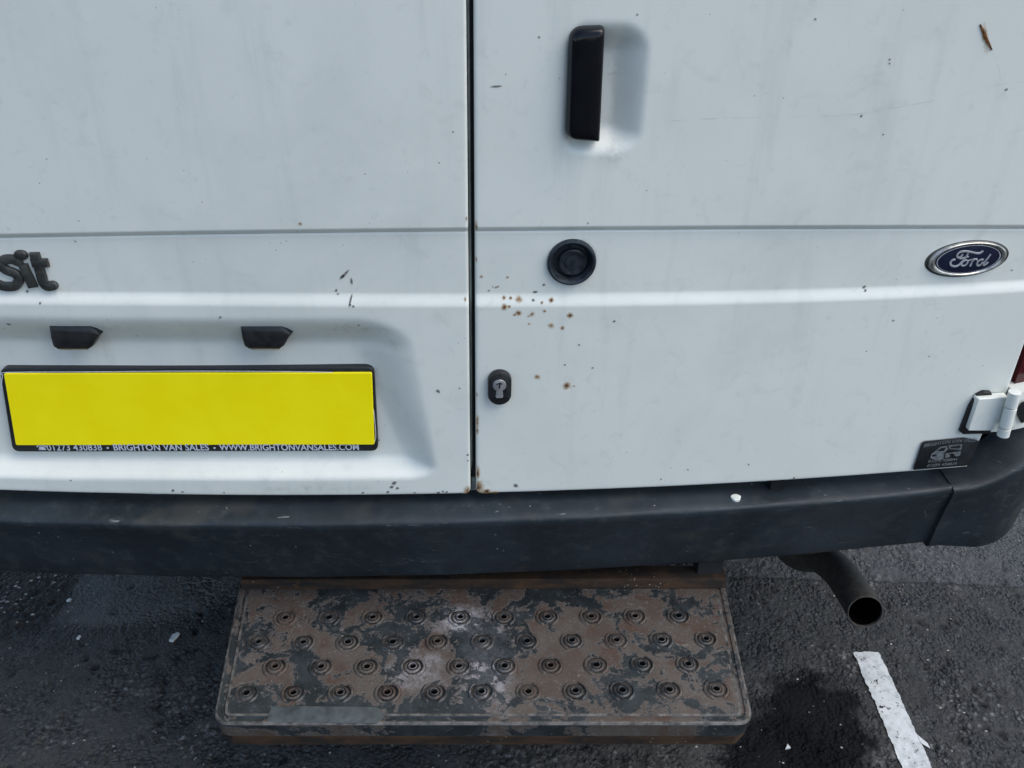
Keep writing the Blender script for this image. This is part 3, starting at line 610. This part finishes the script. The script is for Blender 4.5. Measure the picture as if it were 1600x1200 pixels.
# --- dealer sticker at the foot of the right door
so_ = .0095
sp_ = rnd_poly([on_door(x, y, so_) for x, y in [(1426, 734), (1512, 727), (1530, 689), (1506, 684), (1441, 690)]], [.002, .004, .004, .003, .006], 4)
stk = obj('dealer_sticker', *slab(sp_, [(0, so_-.001), (0, so_+.0006), (.0004, so_+.0008)], door_pt), M['stickerblack'], rdoor, label='black dealer sticker with pale van drawing')
put_text('BRIGHTON VAN SALES', (1442, 699), (1524, 690), 6.5, so_+.0008, M['stickerprint'], stk, .02, arc=.003, lift=.0005)
put_text('01273 428841', (1449, 722.5), (1494, 719), 5.0, so_+.0008, M['stickerprint'], stk, .03, lift=.0005)
put_text('01273 430838', (1447, 729.5), (1494, 725.5), 5.0, so_+.0008, M['stickerprint'], stk, .03, lift=.0005)
zs_ = lambda P: [on_door(1350+x/5, 520+y/5, so_) for x, y in P]; mb = MB(); sl = [(0, so_+.0007), (0, so_+.0013)]
for P in ([(512, 975), (520, 945), (545, 925), (620, 940), (615, 985), (560, 992)], [(545, 925), (590, 890), (640, 880), (650, 905), (620, 935)], [(655, 878), (762, 866), (755, 912), (660, 905)], [(632, 940), (750, 922), (745, 955), (715, 962), (690, 950), (655, 968), (628, 975)]): mb.add(*slab(rnd_poly(zs_(P), .0008, 2), sl, door_pt))
vd = obj('van_drawing', mb.V, mb.F, M['stickerprint'], stk, smooth=False)
mb = MB()
for P in ([(565, 918), (600, 896), (632, 892), (618, 920)], [(672, 884), (745, 876), (742, 896), (672, 898)], [(525, 950), (560, 944), (556, 960), (528, 962)], [(660, 944), (690, 938), (700, 950), (668, 958)]): mb.add(*slab(zs_(P), [(0, so_+.0012), (0, so_+.0017)], door_pt))
obj('drawn_window', mb.V, mb.F, M['stickerblack'], stk, smooth=False, kind='stuff')

# --- lower hinge of the right door, mirrored for the left
def hinge_parts():
    pad = rnd_poly([on_door(x, y, .009) for x, y in [(1498, 673), (1513, 634), (1524, 616), (1535, 610.5), (1547, 611), (1550, 624), (1546, 676), (1503, 677)]], [.002, .004, .004, .004, .003, .003, .002, .003], 3)
    A = slab(pad, [(0, .004), (0, .0115), (.0012, .0125)], door_pt)
    leaf = rnd_poly([on_door(x, y, .02) for x, y in [(1511, 673), (1527.5, 623.5), (1574, 620), (1563, 663), (1554, 663), (1549, 673)]], [.003, .002, .001, .001, .001, .002], 3)
    B = slab(leaf, [(0, .008), (0, .0195), (.0008, .0205)], door_pt)
    a, b = on_y(1586, 612, 1.128), on_y(1567, 680, 1.128); ax = b-a
    C = [tube([a+ax*s, a+ax*(s+.004), a+ax*(e-.004), a+ax*e], [.0074, .0088, .0088, .0074], 22) for s, e in ((.0, .325), (.36, .79), (.825, 1.0))]
    return A, B, C
Aq, Bq, Cq = hinge_parts()
for s in (1, -1):
    f = (lambda g: g) if s > 0 else (lambda g: (mirror(g[0]), flip(g[1])))
    hg = obj('hinge', *f(Bq), M['hinge'], van, label='white painted lower hinge'); obj('rubber_pad', *f(Aq), M['rubber'], hg)
    for g in Cq: obj('knuckle', *f(g), M['hinge'], hg)
    P = [on_y(x, y, 1.135) for x, y in [(1588, 616), (1640, 606), (1640, 658), (1576, 668)]]; V = [tuple(p) for p in P]+[tuple(p+np.array([0, .03, 0])) for p in P]
    V = [(p[0], p[1]+(.01 if i in (1, 2, 5, 6) else 0), p[2]) for i, p in enumerate(V)]
    g = (V, [(0, 3, 2, 1), (0, 1, 5, 4), (1, 2, 6, 5), (2, 3, 7, 6), (3, 0, 4, 7), (4, 5, 6, 7)]); obj('body_leaf', *f(g), M['hinge'], hg, smooth=False)
    ov = [on_y(x, y, 1.132) for x, y in [(1590, 650), (1589, 640), (1596, 630), (1606, 626), (1615, 632), (1616, 646), (1606, 660), (1596, 662)]]; cc = sum(ov)/8
    g = ([tuple(p+np.array([0, .0015, 0])) for p in ov]+[tuple(cc)], [(i, (i+1) % 8, 8) for i in range(8)]); obj('slot', *f(g), M['rubber'], hg)
    # tail lamp on the corner pillar
    zl0 = on_y(1590, 594, 1.17)[2]; rows = []
    for z in np.linspace(zl0, zl0+.46, 14):
        x_ = float(xr(z))+.012; rows.append([(x_, S(x_)+.02, z)]+[(x_+(.985-x_)*math.sin(t)**.9, S(x_)+.0+.18*(1-math.cos(t)), z) for t in np.linspace(0, 1.3, 14)]+[(.975, S(x_)+.2, z)])
    R_ = np.array(rows); nr, nc = R_.shape[:2]; V = R_.reshape(-1, 3); Fs = [tuple(q_) for q_ in grid_faces(nr, nc)]+[tuple(range(nc)), tuple(range((nr-1)*nc, nr*nc))[::-1]]
    tlp = obj('tail_lamp', *f((V, Fs)), M['redlens'], van, label='dark red tail lamp on the rear corner', sharp=40)

# --- bumper: bar and corner pieces
ZT = .598
fe = np.array([on_z(x, y, ZT) for x, y in [(0, 816), (200, 817), (400, 817), (700, 816.5), (900, 811), (1100, 800), (1300, 784), (1420, 772), (1500, 764)]])
PF = np.polyfit(fe[:, 0], fe[:, 1], 2)
def zbot_at(px, py, inw=.053):
    y = 1.1
    for _ in range(12):
        d = ray(px, py); t = y/d[1]; y = np.polyval(PF, t*d[0])+inw
    return (t*d[0], CAM[2]+t*d[2])
be = np.array([zbot_at(*p) for p in [(0, 898), (200, 897), (400, 899), (700, 898), (900, 889), (1100, 877), (1300, 862), (1450, 850)]]); PB = np.polyfit(be[:, 0], be[:, 1], 1)
print('bumper front', fe[:, :2], 'bottom', be)
def bumper_profile(x, zt, zb, k, bx=0.0):
    """(inward, z) points of the section from the back of the ledge round to the back of the foot"""
    return [(.12, zt+.012), (.10, zt+.014), (.07, zt+.012), (.04, zt+.008), (.014, zt+.0035), (.0055, zt+.0018), (.0020, zt-.0006), (.0006, zt-.004), (.001+.0055*k, zt-.018), (.001+.020*k, zt*.65+zb*.35), (.001+.037*k, zt*.3+zb*.7), (.001+.047*k, zb+.008), (.004+.049*k, zb+.001), (.009+.050*k, zb-.001), (.018+.05*k, zb+.001), (.028+.05*k, zb+.02), (.12, zb+.03)]
XE = on_z(1500, 764, ZT)[0]
def build_bar():
    xs = np.linspace(2*XC-XE-.07, XE+.03, 160); rows = []
    for x in xs:
        y0 = np.polyval(PF, x); zb = np.polyval(PB, min(x, XE)); dy = np.polyval(np.polyder(PF), x); n = math.hypot(1, dy)
        dip = .010*math.exp(-((abs(x-XC)-(.475))/.06)**2); pr = bumper_profile(x, ZT, zb, 1.0); k = sst(.055, .0, XE-x)+sst(.055, .0, x-(2*XC-XE-.04))*0
        rows.append([(x-i*dy/n, y0+i/n, z-(dip if j < 3 else dip*.3 if j < 5 else 0)+.004*k*(1 if j in (5, 6, 7) else 0)+.0006*math.sin(x*31+j)) for j, (i, z) in enumerate(pr)])
    R_ = np.array(rows); return R_.reshape(-1, 3), [tuple(f) for f in grid_faces(R_.shape[0], R_.shape[1])]+[tuple(range(R_.shape[1])), tuple(range((R_.shape[0]-1)*R_.shape[1], R_.shape[0]*R_.shape[1]))[::-1]]
obj('bumper', *build_bar(), M['bumper'], van, sharp=75, label='dark grey plastic bumper bar with scuffed top')
ZBC = float(np.polyval(PB, XE))-.005
cb = np.array([on_z(x, y, ZBC) for x, y in [(1458, 857), (1505, 856), (1540, 846), (1572, 825), (1600, 793)]])
print('corner', cb, ZBC)
def build_corner():
    seam_x = XE-.012
    pth = [np.array(p, float) for p in [(seam_x, np.polyval(PF, seam_x)-.004), (.82, 1.1435), (.88, 1.157), (.94, 1.187), (.987, 1.235), (1.013, 1.30), (1.021, 1.40), (1.022, 1.60), (1.022, 1.85)]]
    L = smooth_line(pth, 10); rows = []
    for i, p in enumerate(L):
        t = L[min(i+1, len(L)-1)]-L[max(i-1, 0)]; t /= np.linalg.norm(t); nn = np.array([-t[1], t[0]]); s = i/(len(L)-1)
        zt = ZT+.002+.05*float(sst(.05, .40, s)); zb = ZBC-.004*float(sst(0, .3, s)); pr = bumper_profile(0, zt, zb, 1.0-.5*float(sst(0.02, .35, s)))
        lean = .028*float(sst(.0, .12, s)); rows.append([(p[0]+nn[0]*min(j, .075)-lean*max(0, (zt-z)/(zt-zb))*0, p[1]+nn[1]*min(j, .075), z) for j, z in pr])
    # the seam leans: its foot lies farther to the left than its head
    R_ = np.array(rows); n = R_.shape[0]
    for i in range(n):
        k = float(sst(.35, 0, i/(n-1))); zz_ = R_[i, :, 2]; R_[i, :, 0] += k*.026*np.clip((ZT-zz_)/(ZT-ZBC), 0, 1)**.8
    nc = R_.shape[1]; return R_.reshape(-1, 3), [tuple(f) for f in grid_faces(n, nc)]+[tuple(range(nc)), tuple(range((n-1)*nc, n*nc))[::-1]]
gC = build_corner(); obj('bumper_corner', *gC, M['bumper'], van, sharp=75, label='grey plastic bumper end piece wrapping the right corner')
obj('bumper_corner', mirror(gC[0])-np.array([.04, 0, 0]), flip(gC[1]), M['bumper'], van, sharp=75, label='grey plastic bumper end piece wrapping the left corner')
# body sill behind the bumper
zs0 = ZT-.03; V = []; xs = np.linspace(2*XC-.74, .74, 40)
for x in xs: V += [(x, S(x)+.034, zs0), (x, S(x)+.024, ZB0+.0), (x, S(x)+.034, ZB0+.03)]
obj('rear_sill', V, [tuple(f) for f in grid_faces(40, 3)], M['paint'], van)
c = on_y(1213, 758, 1.15); mb = MB(); mb.add(*box(c[0]-.010, c[0]+.011, 1.1465, 1.17, c[2]-.012, c[2]+.02)); obj('sill_slot', mb.V, mb.F, M['dark'], van, smooth=False)
# pale dried spot on the ledge
pz = ZT+.0062; bs = on_z(1150, 777, pz); out = [(bs[0]+.0075*math.cos(a)*(1+.12*math.sin(3*a)), bs[1]+.0068*math.sin(a)) for a in np.linspace(0, 2*math.pi, 21)[:-1]]
obj('dried_spot', *slab(out, [(0, -.003), (0, .0002), (.001, .0008), (.003, .0010)], lambda u, v, h: (u, v, pz+h+(v-bs[1])*.12)), M['birdlime'], van, label='round pale dried spot on the bumper')

# --- rear step
C4 = [on_z(x, y, STZ) for x, y in [(331, 1131), (1179, 1131), (1135, 923), (372, 924)]]
def sq(u, v): return C4[0][:2]*(1-u)*(1-v)+C4[1][:2]*u*(1-v)+C4[2][:2]*u*v+C4[3][:2]*(1-u)*v
flat = lambda z0: (lambda u, v, h: (u, v, z0+h))
WS, HS = .78, .25
ol = [tuple(sq(a/WS, b/HS)) for a, b in rnd_poly([(0, 0), (WS, 0), (WS, HS+.022), (0, HS+.022)], [.026, .026, .004, .004], 7)]
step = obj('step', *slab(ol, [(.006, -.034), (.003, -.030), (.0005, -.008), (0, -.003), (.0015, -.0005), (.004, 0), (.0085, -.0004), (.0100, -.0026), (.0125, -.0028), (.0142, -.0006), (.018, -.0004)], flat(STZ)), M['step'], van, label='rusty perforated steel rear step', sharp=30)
step.data.materials.append(M['wornedge'])
for k_ in (3, 4, 9):
    for i_ in range(len(ol)): step.data.polygons[k_*len(ol)+i_].material_index = 1
skirt = [tuple(sq(a/WS, b/HS)) for a, b in rnd_poly([(.022, .0035), (WS-.022, .0035), (WS-.004, .02), (WS-.004, HS-.01), (.004, HS-.01), (.004, .02)], [.01, .01, 0, 0, 0, 0], 4)]
obj('skirt', *slab(skirt, [(.002, -.052), (0, -.050), (0, -.033), (.002, -.031)], flat(STZ), True), M['rust'], step, label='rust brown folded front edge')
# back rail behind the plate
r0, r1 = on_z(378, 921, STZ), on_z(1133, 919, STZ); yb = float((r0[1]+r1[1])/2); mb = MB()
pr = [(0, -.02), (0.001, .016), (.003, .019), (.007, .0195), (.032, .0205), (.034, .018), (.034, -.02)]
V = [(x, yb+a+(r1[1]-r0[1])*k, STZ+b) for x, k in zip(np.linspace(r0[0], r1[0], 12), np.linspace(-.5, .5, 12)) for a, b in pr]
obj('back_rail', V, [tuple(f) for f in grid_faces(12, len(pr))]+[tuple(range(len(pr))), tuple(range(11*len(pr), 12*len(pr)))[::-1]], M['rust'], step, label='rusty angle rail behind the step plate')
for x in (-.25, .28):
    obj('bracket', *box(x-.03, x+.03, yb+.03, yb+.055, STZ-.03, .52), M['rust'], step, smooth=False)
# pressed grip studs, 10 and 11 to the row
def stud_mesh():
    mb = MB(); mp_ = lambda u, v, h: (u, v, h)
    mb.add(*lathe([(.0138, .0003), (.0108, .0005), (.0096, .0018), (.0086, .0020), (.0078, .0012), (.0070, .0011), (.0062, .0026), (.0054, .0030), (.0047, .0026), (.0044, .0002)], mp_, 20))
    for a0_, a1_ in ((-68, 68), (112, 248)):
        V = []; angs = np.radians(np.linspace(a0_, a1_, 13))
        for i, a in enumerate(angs):
            k = 1 if 0 < i < 12 else .15
            for r_, h_ in ((.0136, -.0005), (.0142, .0017*k), (.0154, .0023*k), (.0166, .0017*k), (.0176, .0003), (.0190, -.0002)): V.append((r_*math.cos(a), r_*math.sin(a), h_))
        mb.add(V, [tuple(f) for f in grid_faces(13, 6)])
    return mb
def hole_mesh(): return lathe([(.0046, -.0002), (.0046, .0004), (.0, .0004)], lambda u, v, h: (u, v, h), 12)
sm = stud_mesh(); stud0 = None
rows = [(446, 1060, 965.5, 963, 10), (404, 1103, 1004, 999, 11), (430, 1075, 1042.5, 1038, 10), (385, 1119, 1083.5, 1077, 11)]
hm = None
for (xa, xb, ya, yb2, n) in rows:
    for k in range(n):
        t = k/(n-1); p = on_z(xa+(xb-xa)*t, ya+(yb2-ya)*t**2, STZ); p[2] = STZ-.0004
        if stud0 is None:
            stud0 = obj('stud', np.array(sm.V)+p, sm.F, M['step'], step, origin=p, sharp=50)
            mh = bpy.data.meshes.new('hole'); V, Fs = hole_mesh(); mh.from_pydata(V, [], Fs); mh.materials.append(M['soot'])
            stud0.data.materials.append(M['soot']); stud0.data.materials.append(M['studdirt']); nv = len(stud0.data.vertices)
            # the hole is the dark floor of the stud
            import bmesh
            bm = bmesh.new(); bm.from_mesh(stud0.data); n0 = len(bm.faces); bm.from_mesh(mh); bm.faces.ensure_lookup_table()
            for f in bm.faces[:n0]:
                r_ = f.calc_center_median().xy.length
                if r_ > .0172 or .0107 < r_ < .0141 or .0058 < r_ < .0082: f.material_index = 2
            for f in bm.faces[n0:]: f.material_index = 1
            bm.to_mesh(stud0.data); bm.free(); bpy.data.meshes.remove(mh); o = stud0
        else:
            o = stud0.copy(); COL.objects.link(o); o.location = p-WORLD[step]
        o.rotation_euler = (0, 0, random.uniform(-.18, .18)+math.pi*random.randint(0, 1)); k_ = random.uniform(1.04, 1.12); o.scale = (k_, k_, random.uniform(1.0, 1.7))
# worn strip of tape near the front edge
tp = rnd_poly([tuple(on_z(x, y, STZ)[:2]) for x, y in [(415, 1128), (590, 1130), (602, 1118), (590, 1105), (425, 1103)]], .006, 4)
obj('grip_tape', *slab(tp, [(0, -.002), (0, .0004), (.001, .0008)], flat(STZ)), M['worn'], step, label='worn grey strip stuck near the front edge')
# tow-bracket stub by the right end of the rail
c = on_z(1113, 885, .43); mb = MB(); mb.add(*box(c[0]-.02, c[0]+.022, c[1]+.01, c[1]+.2, .40, .47)); obj('mounting_bar', mb.V, mb.F, M['under'], van, smooth=False)

# --- exhaust
ep = [on_y(1352, 956, 1.19), on_y(1333, 925, 1.258), on_y(1311, 894, 1.33), on_y(1281, 871, 1.41), on_y(1232, 855, 1.51)]
ep = smooth_line(ep+[ep[-1]+np.array([-.05, .25, .01]), ep[-1]+np.array([-.05, .9, .0])], 6)
rr = .0315; ex_ = obj('exhaust_pipe', *tube(ep, rr, 28, False), M['exhaust'], van, label='sooty bent exhaust pipe', sharp=60)
t0 = (ep[0]-ep[1]); t0 /= np.linalg.norm(t0); inn = [ep[0]+t0*.0, ep[0]+t0*.001, ep[0], ep[1], ep[3], ep[6]]
ta = np.cross(t0, [0, 0, 1.0]); ta /= np.linalg.norm(ta); tb = np.cross(t0, ta)
obj('pipe_rim', *lathe([(rr, -.002), (rr+.0003, 0), (rr-.0006, .0012), (rr-.0022, .0008), (rr-.0027, -.006)], lambda u, v, h: tuple(ep[0]+ta*u+tb*v+t0*h), 32), M['exhaust'], ex_)
obj('pipe_bore', *tube([ep[0]-t0*.004, ep[1], ep[4], ep[8]], rr-.0028, 28, False), M['soot'], ex_)

# ------------------------------------------------------------------ rust, chips and scratches on the paint
def decal(px, py, rx, ry, mat, name, parent, rot=0.0, lift=.0005, base=None, clipx=None):
    c = on_door(px, py, .009 if py > 470 else .002); k = .00096; V = []; at = []; rings = [0, .2, .4, .6, .8, 1]; n = 18; V.append(None); at.append(1.0)
    for r in rings[1:]:
        for i in range(n):
            a = 2*math.pi*i/n; u, v = r*rx*k*math.cos(a), r*ry*k*math.sin(a); u, v = u*math.cos(rot)-v*math.sin(rot), u*math.sin(rot)+v*math.cos(rot); V.append((c[0]+u, c[1]+v)); at.append(1-r)
    V[0] = c
    if clipx is not None: V = [(max(x, clipx) if clipx > XC else min(x, clipx), z) for x, z in V]
    V = [(x, max(z, float(bot(np.array([x]))[0])+.0006)) for x, z in V]
    W = [door_pt(x, z, surf(x, z)+lift) for x, z in V]; Fs = [(0, 1+i, 1+(i+1) % n) for i in range(n)]
    for j in range(len(rings)-2):
        for i in range(n): Fs.append((1+j*n+i, 1+(j+1)*n+i, 1+(j+1)*n+(i+1) % n, 1+j*n+(i+1) % n))
    return obj(name, W, Fs, mat, parent, attr={'fall': at})
spots = [(787, 465, 5), (798, 465, 4), (811, 467, 9), (788, 481, 8), (796, 480, 4), (811, 490, 8), (804, 493, 4), (826, 495, 3.5), (831, 492, 7), (847, 475, 4), (862, 472, 6), (851, 487, 4), (827, 507, 3.5), (861, 510, 8), (879, 513.5, 6), (891, 494, 8), (840, 590, 8), (886, 604, 11), (897, 604, 3.5), (752, 433, 5), (793, 434, 4), (470, 348, 5), (770, 449, 3), (778, 449, 3)]
for (x, y, r) in spots: decal(x, y, r*.90, r*.90, M['rustspot'], 'rust_spot', rdoor if x > 735 else ldoor)
for (x, y, rx, ry) in [(747, 762, 16, 18), (760, 769, 14, 8), (745, 660, 6, 22), (745, 674, 5, 12), (743, 352, 5, 14), (744, 406, 3, 8), (745, 618, 3, 8), (746, 740, 6, 20), (772, 771, 10, 5)]: decal(x, y, rx, ry, M['rustspot'], 'rust_patch', rdoor, clipx=GRX+.0008)
for (x, y, rx, ry) in [(730, 768, 9, 14), (729, 340, 3, 6), (727, 467, 2.5, 6)]: decal(x, y, rx, ry, M['rustspot'], 'rust_patch', ldoor, clipx=GLX-.0008)
decal(1537, 57, 6, 25, M['rustspot'], 'rust_patch', rdoor, rot=.42); 
obj('rusted_scratch', *slab(ribbon([on_door(*p) for p in [(1528, 37), (1536, 56), (1546, 76)]], .0032, 5, 3, lambda s: .35+math.sin(math.pi*s)*.65), [(0, .002), (0, .0060)], door_pt), mat_simple('deep_rust', (.13, .05, .015), .85, 0, .2, .7, 300, .4), rdoor, label='short rusted gouge near the upper right')
chips = [(842, 57, 3), (918, 347, 2.5), (850, 446, 4), (960, 503, 4), (926, 576, 3), (905, 540, 3), (883, 571, 3), (1351, 449, 5), (1352, 454, 4), (1582, 423, 3), (1344, 180, 3.5), (1378, 209, 2.5), (1570, 139, 4), (1272, 29, 3), (1388, 92, 3), (1388, 98, 2.5), (995, 22, 2.5), (790, 115, 2), (708, 205, 2.5), (686, 253, 2), (1396, 502, 3.5), (1452, 558, 2.5), (1354, 550, 2.5),
         (62, 475, 3.5), (42, 456, 4), (344, 497, 4), (10, 511, 5), (205, 538, 2.5), (117, 378, 2.5), (560, 512, 3), (684, 612, 5), (686, 614, 3), (552, 480, 3.5), (547, 478, 3), (718, 608, 3), (551, 711, 3), (731, 712, 4), (731, 721, 3), (612, 762, 6), (616, 756, 7), (606, 770, 5), (621, 764, 5), (685, 771, 5), (692, 769, 4), (698, 770, 4), (648, 771, 3), (567, 771, 4), (270, 768, 5), (285, 770, 4), (350, 771, 3), (525, 455, 4), (528, 460, 3), (110, 752, 3), (1075, 735, 3), (1170, 727, 3), (1241, 748, 4), (1033, 750, 3), (806, 760, 7), (590, 706, 2.5), (40, 768, 3), (775, 450, 3), (764, 455, 3), (838, 457, 4), (833, 468, 4), (835, 457, 4)]
for (x, y, r) in chips: decal(x, y, r*1.0, r*.8, M['chip'], 'paint_chip', rdoor if x > 740 else ldoor, rot=random.uniform(-1, 1))
for (x, y, rx, ry, rot) in [(538, 430, 3, 17, -.75), (549, 440, 3, 9, 0), (548, 468, 2.5, 16, -.3), (776, 134, 13, 2.4, .1), (535, 433, 7, 4, .5)]: decal(x, y, rx, ry, M['chip'], 'scuff', rdoor if x > 740 else ldoor, rot=rot)
for (x, y, rx, ry) in [(960, 118, 16, 26), (480, 765, 160, 12), (130, 520, 120, 14), (960, 240, 26, 30), (615, 545, 26, 20), (560, 520, 90, 16)]: decal(x, y, rx, ry, M['smudge'], 'grime_smudge', rdoor if x > 740 else ldoor, lift=.0004, clipx=(GRX+.001 if x > 740 else GLX-.001))
obj('fine_scratch', *slab(ribbon([on_door(*p) for p in [(1010, 189), (1120, 183), (1270, 179.5), (1330, 177), (1430, 160), (1500, 146), (1550, 132), (1600, 125), (1640, 121)]], .0011, 10, 2), [(0, .0048), (0, .0056)], door_pt), M['scratch'], rdoor, smooth=False, label='long thin scratch curving up to the right')
obj('fine_scratch', *slab(ribbon([on_door(*p) for p in [(1546, 78), (1555, 95), (1560, 125)]], .0008, 8, 2), [(0, .0048), (0, .0056)], door_pt), M['scratch'], rdoor, smooth=False)

# ------------------------------------------------------------------ loose things on the ground
def pebble(c, r, sq_=.55):
    V = []; a0_ = random.random()*6
    for i, (z, k) in enumerate(((-.3, .7), (.25, 1.0), (.75, .6))):
        for j in range(6):
            a = a0_+j*math.pi/3+i*.3; q_ = k*random.uniform(.75, 1.2); V.append((c[0]+r*q_*math.cos(a), c[1]+r*q_*math.sin(a)*.8, c[2]+r*sq_*z))
    Fs = [(i*6+j, i*6+(j+1) % 6, (i+1)*6+(j+1) % 6, (i+1)*6+j) for i in range(2) for j in range(6)]+[tuple(range(12, 18))]; return V, Fs
mb = MB(); rnd = random.Random(3)
for i in range(750):
    x, y = rnd.uniform(-1.15, 1.35), rnd.uniform(1.02, 2.0); mb.add(*pebble((x, y, gh(x, y)), rnd.choice([.0008, .001, .0012, .0012, .0015, .002, .0026])))
for i in range(70):
    x, y = SOIL[0]+rnd.gauss(.0, .07), SOIL[1]+rnd.gauss(0, .06); mb.add(*pebble((x, y, gh(x, y)), rnd.choice([.0015, .002, .003, .0045])))
g = obj('grit', mb.V, mb.F, M['pebble'], smooth=False, kind='stuff'); g['label'] = 'loose pale grit scattered over the dark asphalt'; g['category'] = 'grit'
def flake(px, py, pts, label):
    c = on_z(px, py, .004); z0 = gh(c[0], c[1])+.0005; P = [(c[0]+a*.001, c[1]+b*.001) for a, b in pts]
    o = obj('flake', *slab(P, [(0, -.002), (0, .0025), (.0012, .0036)], flat(z0+.002)), M['flake'], smooth=False); o['label'] = label; o['category'] = 'paint flake'; o['group'] = 'pale flakes on the asphalt'
flake(272, 995, [(-8, -10), (0, -12), (7, 2), (9, 10), (3, 12), (-5, 6)], 'larger white flake lying on dark asphalt left of the step')
flake(122, 994, [(-3, -4), (2, -5), (4, 3), (0, 5)], 'small white flake on the asphalt at the left, below the soil patch')
flake(107, 936, [(-4, -3), (3, -4), (5, 2), (0, 4)], 'round white crumb at the edge of the brown soil patch')
flake(1231, 1165, [(-5, -4), (5, -3), (1, 6)], 'tiny cream flake on the dark oil stain beside the step')
